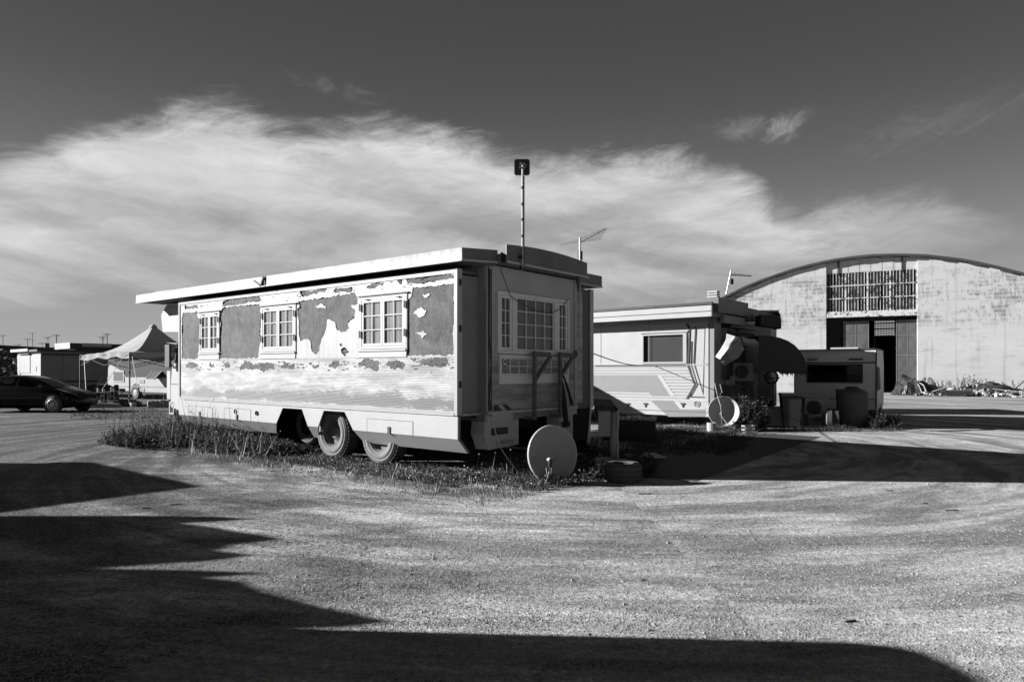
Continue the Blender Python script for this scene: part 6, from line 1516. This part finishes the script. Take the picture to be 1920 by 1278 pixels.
scatter_stones('pebbles', 2200, reg_big, .006, .024, 'stone', 'larger pebbles scattered over the yard')
tw = MB()
for px, py, L_, a in ((1785, 957, .28, .1), (1735, 944, .1, .2), (1595, 1165, .14, .3), (1725, 870, .1, 0), (1668, 920, .16, 0), (1210, 926, .33, .02), (330, 946, .25, .1), (275, 953, .15, .1)):
    x_, Y = gq(px, py); tw.obox((x_, Y, .006), (L_ * .55, .012, .01), a)
o_ = tw.build('twigs', 'dark'); o_['kind'] = 'stuff'; o_['label'] = 'short sticks lying on the gravel'

def weeds(name, label, n, pick, hmin, hmax, mat='weed', leaf=.035, bushy=3, flower=0, fmat='flower', lean=.35):
    """stems with small leaves; pick() gives a ground point and a height factor"""
    m = MB(); fl = MB()
    for i in range(n):
        r = pick()
        if r is None: continue
        x_, y_, hf_ = r; h = random.uniform(hmin, hmax) * hf_
        if h < .02: continue
        dx, dy = random.gauss(0, lean) * h, random.gauss(0, lean) * h; w = .003 + .004 * random.random()
        a = random.random() * 3.14; cx, cy = math.cos(a) * w, math.sin(a) * w
        m.add([(x_ - cx, y_ - cy, 0), (x_ + cx, y_ + cy, 0), (x_ + dx * .5 + cx * .7, y_ + dy * .5 + cy * .7, h * .55), (x_ + dx, y_ + dy, h), (x_ + dx * .5 - cx * .7, y_ + dy * .5 - cy * .7, h * .55)], [(0, 1, 2, 4), (4, 2, 3)])
        for k in range(bushy):
            t_ = random.uniform(.15, 1); px_, py_, pz_ = x_ + dx * t_, y_ + dy * t_, h * t_
            b_ = random.random() * 6.28; s_ = leaf * random.uniform(.5, 1.3) * (1.2 - .5 * t_); ux, uy, uz = math.cos(b_) * s_, math.sin(b_) * s_, random.uniform(-.3, .8) * s_; vx, vy = -math.sin(b_) * s_ * .35, math.cos(b_) * s_ * .35
            m.add([(px_, py_, pz_), (px_ + ux * .5 + vx, py_ + uy * .5 + vy, pz_ + uz * .7), (px_ + ux, py_ + uy, pz_ + uz), (px_ + ux * .5 - vx, py_ + uy * .5 - vy, pz_ + uz * .5)], [(0, 1, 2, 3)])
        if flower and random.random() < flower:
            s_ = random.uniform(.003, .010); fl.obox((x_ + dx, y_ + dy, h), (s_ * 2, s_ * 2, s_), random.random() * 3, random.random())
    o_ = m.build(name, mat, norm=False, kind='stuff'); o_['label'] = label
    if fl.v: q = fl.build('weed_heads', fmat, norm=False, kind='stuff'); q['label'] = 'pale seed heads in the ' + label
    return o_
def Mpt(x, y): p = MF.o + MF.ex * x + MF.ey * y; return p.x, p.y
def along(x0, x1, y0, y1, f=lambda x, y: 1):
    def pick():
        x, y = random.uniform(x0, x1), random.uniform(y0, y1); k = f(x, y)
        if k <= 0: return None
        if noise.noise(Vector((x * 1.6, y * 1.6, 2))) < -.15 and random.random() < .7: k *= .5
        X, Y = Mpt(x, y); return X, Y, k
    return pick
random.seed(41)
# the tall dark bank of weeds by the cab, thinning towards the wheels
def bank(x, y):
    t_ = (-x - 4.2) / 6.0
    if t_ < 0 or t_ > 1.0: return 0
    if noise.noise(Vector((x * 1.1, y * 1.4, 6))) < -.28: return 0
    wdt = -.35 - 1.25 * min(1, t_ * 1.6) * (1 if t_ < .9 else .6)
    if y < wdt: return 0
    return (.35 + .75 * min(1, t_ * 1.4)) * (1 - .55 * (y / wdt if y < 0 else 0) ** 2) * (1 if t_ < .92 else .7) * (1 + .7 * noise.noise(Vector((x * .9, y * 1.6, 3))))
weeds('weed_bank', 'tall dark weeds along the peeling caravan front half', 7000, along(-9.9, -3.9, -1.6, .7, bank), .16, .66, leaf=.06, bushy=7, flower=.02)
weeds('weed_stalks', 'single tall stalks above the weed bank', 110, along(-10.5, -6.2, -1.3, .0, lambda x, y: 1), .7, 1.15, leaf=.04, bushy=6, flower=.5, lean=.1)
weeds('dry_stalks', 'dry pale stalks mixed into the dark weeds', 300, along(-9.6, -4.4, -1.2, .1, lambda x, y: 1 + .8 * noise.noise(Vector((x * 2, y * 2, 8)))), .2, .65, mat='straw', leaf=.02, bushy=4, flower=.3, lean=.25)
weeds('dry_grass', 'short dry grass on the gravel edge by the wheels', 900, along(-6.5, 1.6, -1.3, .2, lambda x, y: 1), .03, .14, mat='straw', leaf=.02, bushy=2, lean=.4)
weeds('low_weeds', 'low scrubby weeds around the tandem wheels', 5200, along(-5.5, .6, -.75, .6, lambda x, y: .5 + .5 * noise.noise(Vector((x * 2, y * 2, 0)))), .04, .17, leaf=.028, bushy=5, flower=.03)
weeds('sparse_weeds', 'thin low weeds creeping out over the gravel', 3800, along(-8.5, 1.8, -1.9, -.3, lambda x, y: max(0, 1 + (y + .3) / 1.6 * .8)), .015, .07, leaf=.02, bushy=4)
weeds('rear_weeds', 'weeds around the large dish and the rear bumper', 2600, along(.0, 1.75, -.3, 3.2, lambda x, y: .55 + .5 * noise.noise(Vector((x * 3, y * 3, 1)))), .06, .3, leaf=.035, bushy=5, flower=.05)
weeds('flower_stalks', 'a few bare flower stalks beside the large dish', 26, along(.2, 1.3, -.2, 1.3, lambda x, y: 1), .25, .5, mat='weedlight', leaf=.014, bushy=9, flower=1, lean=.16)
def near(px0, px1, Y0, Y1, kf=None):
    def pick():
        Y = random.uniform(Y0, Y1); px = random.uniform(px0, px1); f_ = min(px - px0, px1 - px) / (px1 - px0)
        if f_ + .16 * noise.noise(Vector((px * .02, Y * 1.2, 3))) < .14 * random.random() + .02: return None
        if min(Y - Y0, Y1 - Y) / (Y1 - Y0) + .2 * noise.noise(Vector((px * .03, 5, 3))) < .16 * random.random(): return None
        X = gp(px, Y); k = .6 + .8 * noise.noise(Vector((X * 1.5, Y * 1.5, 7)))
        return X, Y, max(.2, k)
    return pick
weeds('broadleaf_weeds', 'broad leaved weeds behind the meter post and tyre', 1500, near(1085, 1230, 9.9, 13.5), .1, .38, leaf=.075, bushy=5)
weeds('shaded_grass', 'rough shaded grass between the two caravans', 5600, near(1150, 1420, 12.8, 18.4), .03, .17, leaf=.04, bushy=3)
weeds('sunlit_grass', 'grass along the foot of the ribbed caravan', 5200, near(1205, 1420, 17.2, 19.4), .06, .26, mat='weedlight', leaf=.04, bushy=3)
weeds('reed_clump', 'tall dry reeds right of the second dish', 420, near(1378, 1440, 18.0, 19.2), .5, 1.05, mat='weed', leaf=.12, bushy=7, lean=.14)  # darker leaf colour puts these reeds in shade
weeds('bin_weeds', 'weeds at the feet of the bins and water tank', 2200, near(1440, 1700, 18.0, 19.2), .03, .18, mat='weed', leaf=.03, bushy=3)
weeds('tank_bush', 'dark bush right of the water tank', 900, near(1622, 1690, 18.8, 20.3), .15, .6, mat='weed', leaf=.07, bushy=6, flower=.03)
weeds('far_weeds', 'low weeds in front of the tent', 1600, near(120, 330, 22, 29), .03, .12, leaf=.05, bushy=3)
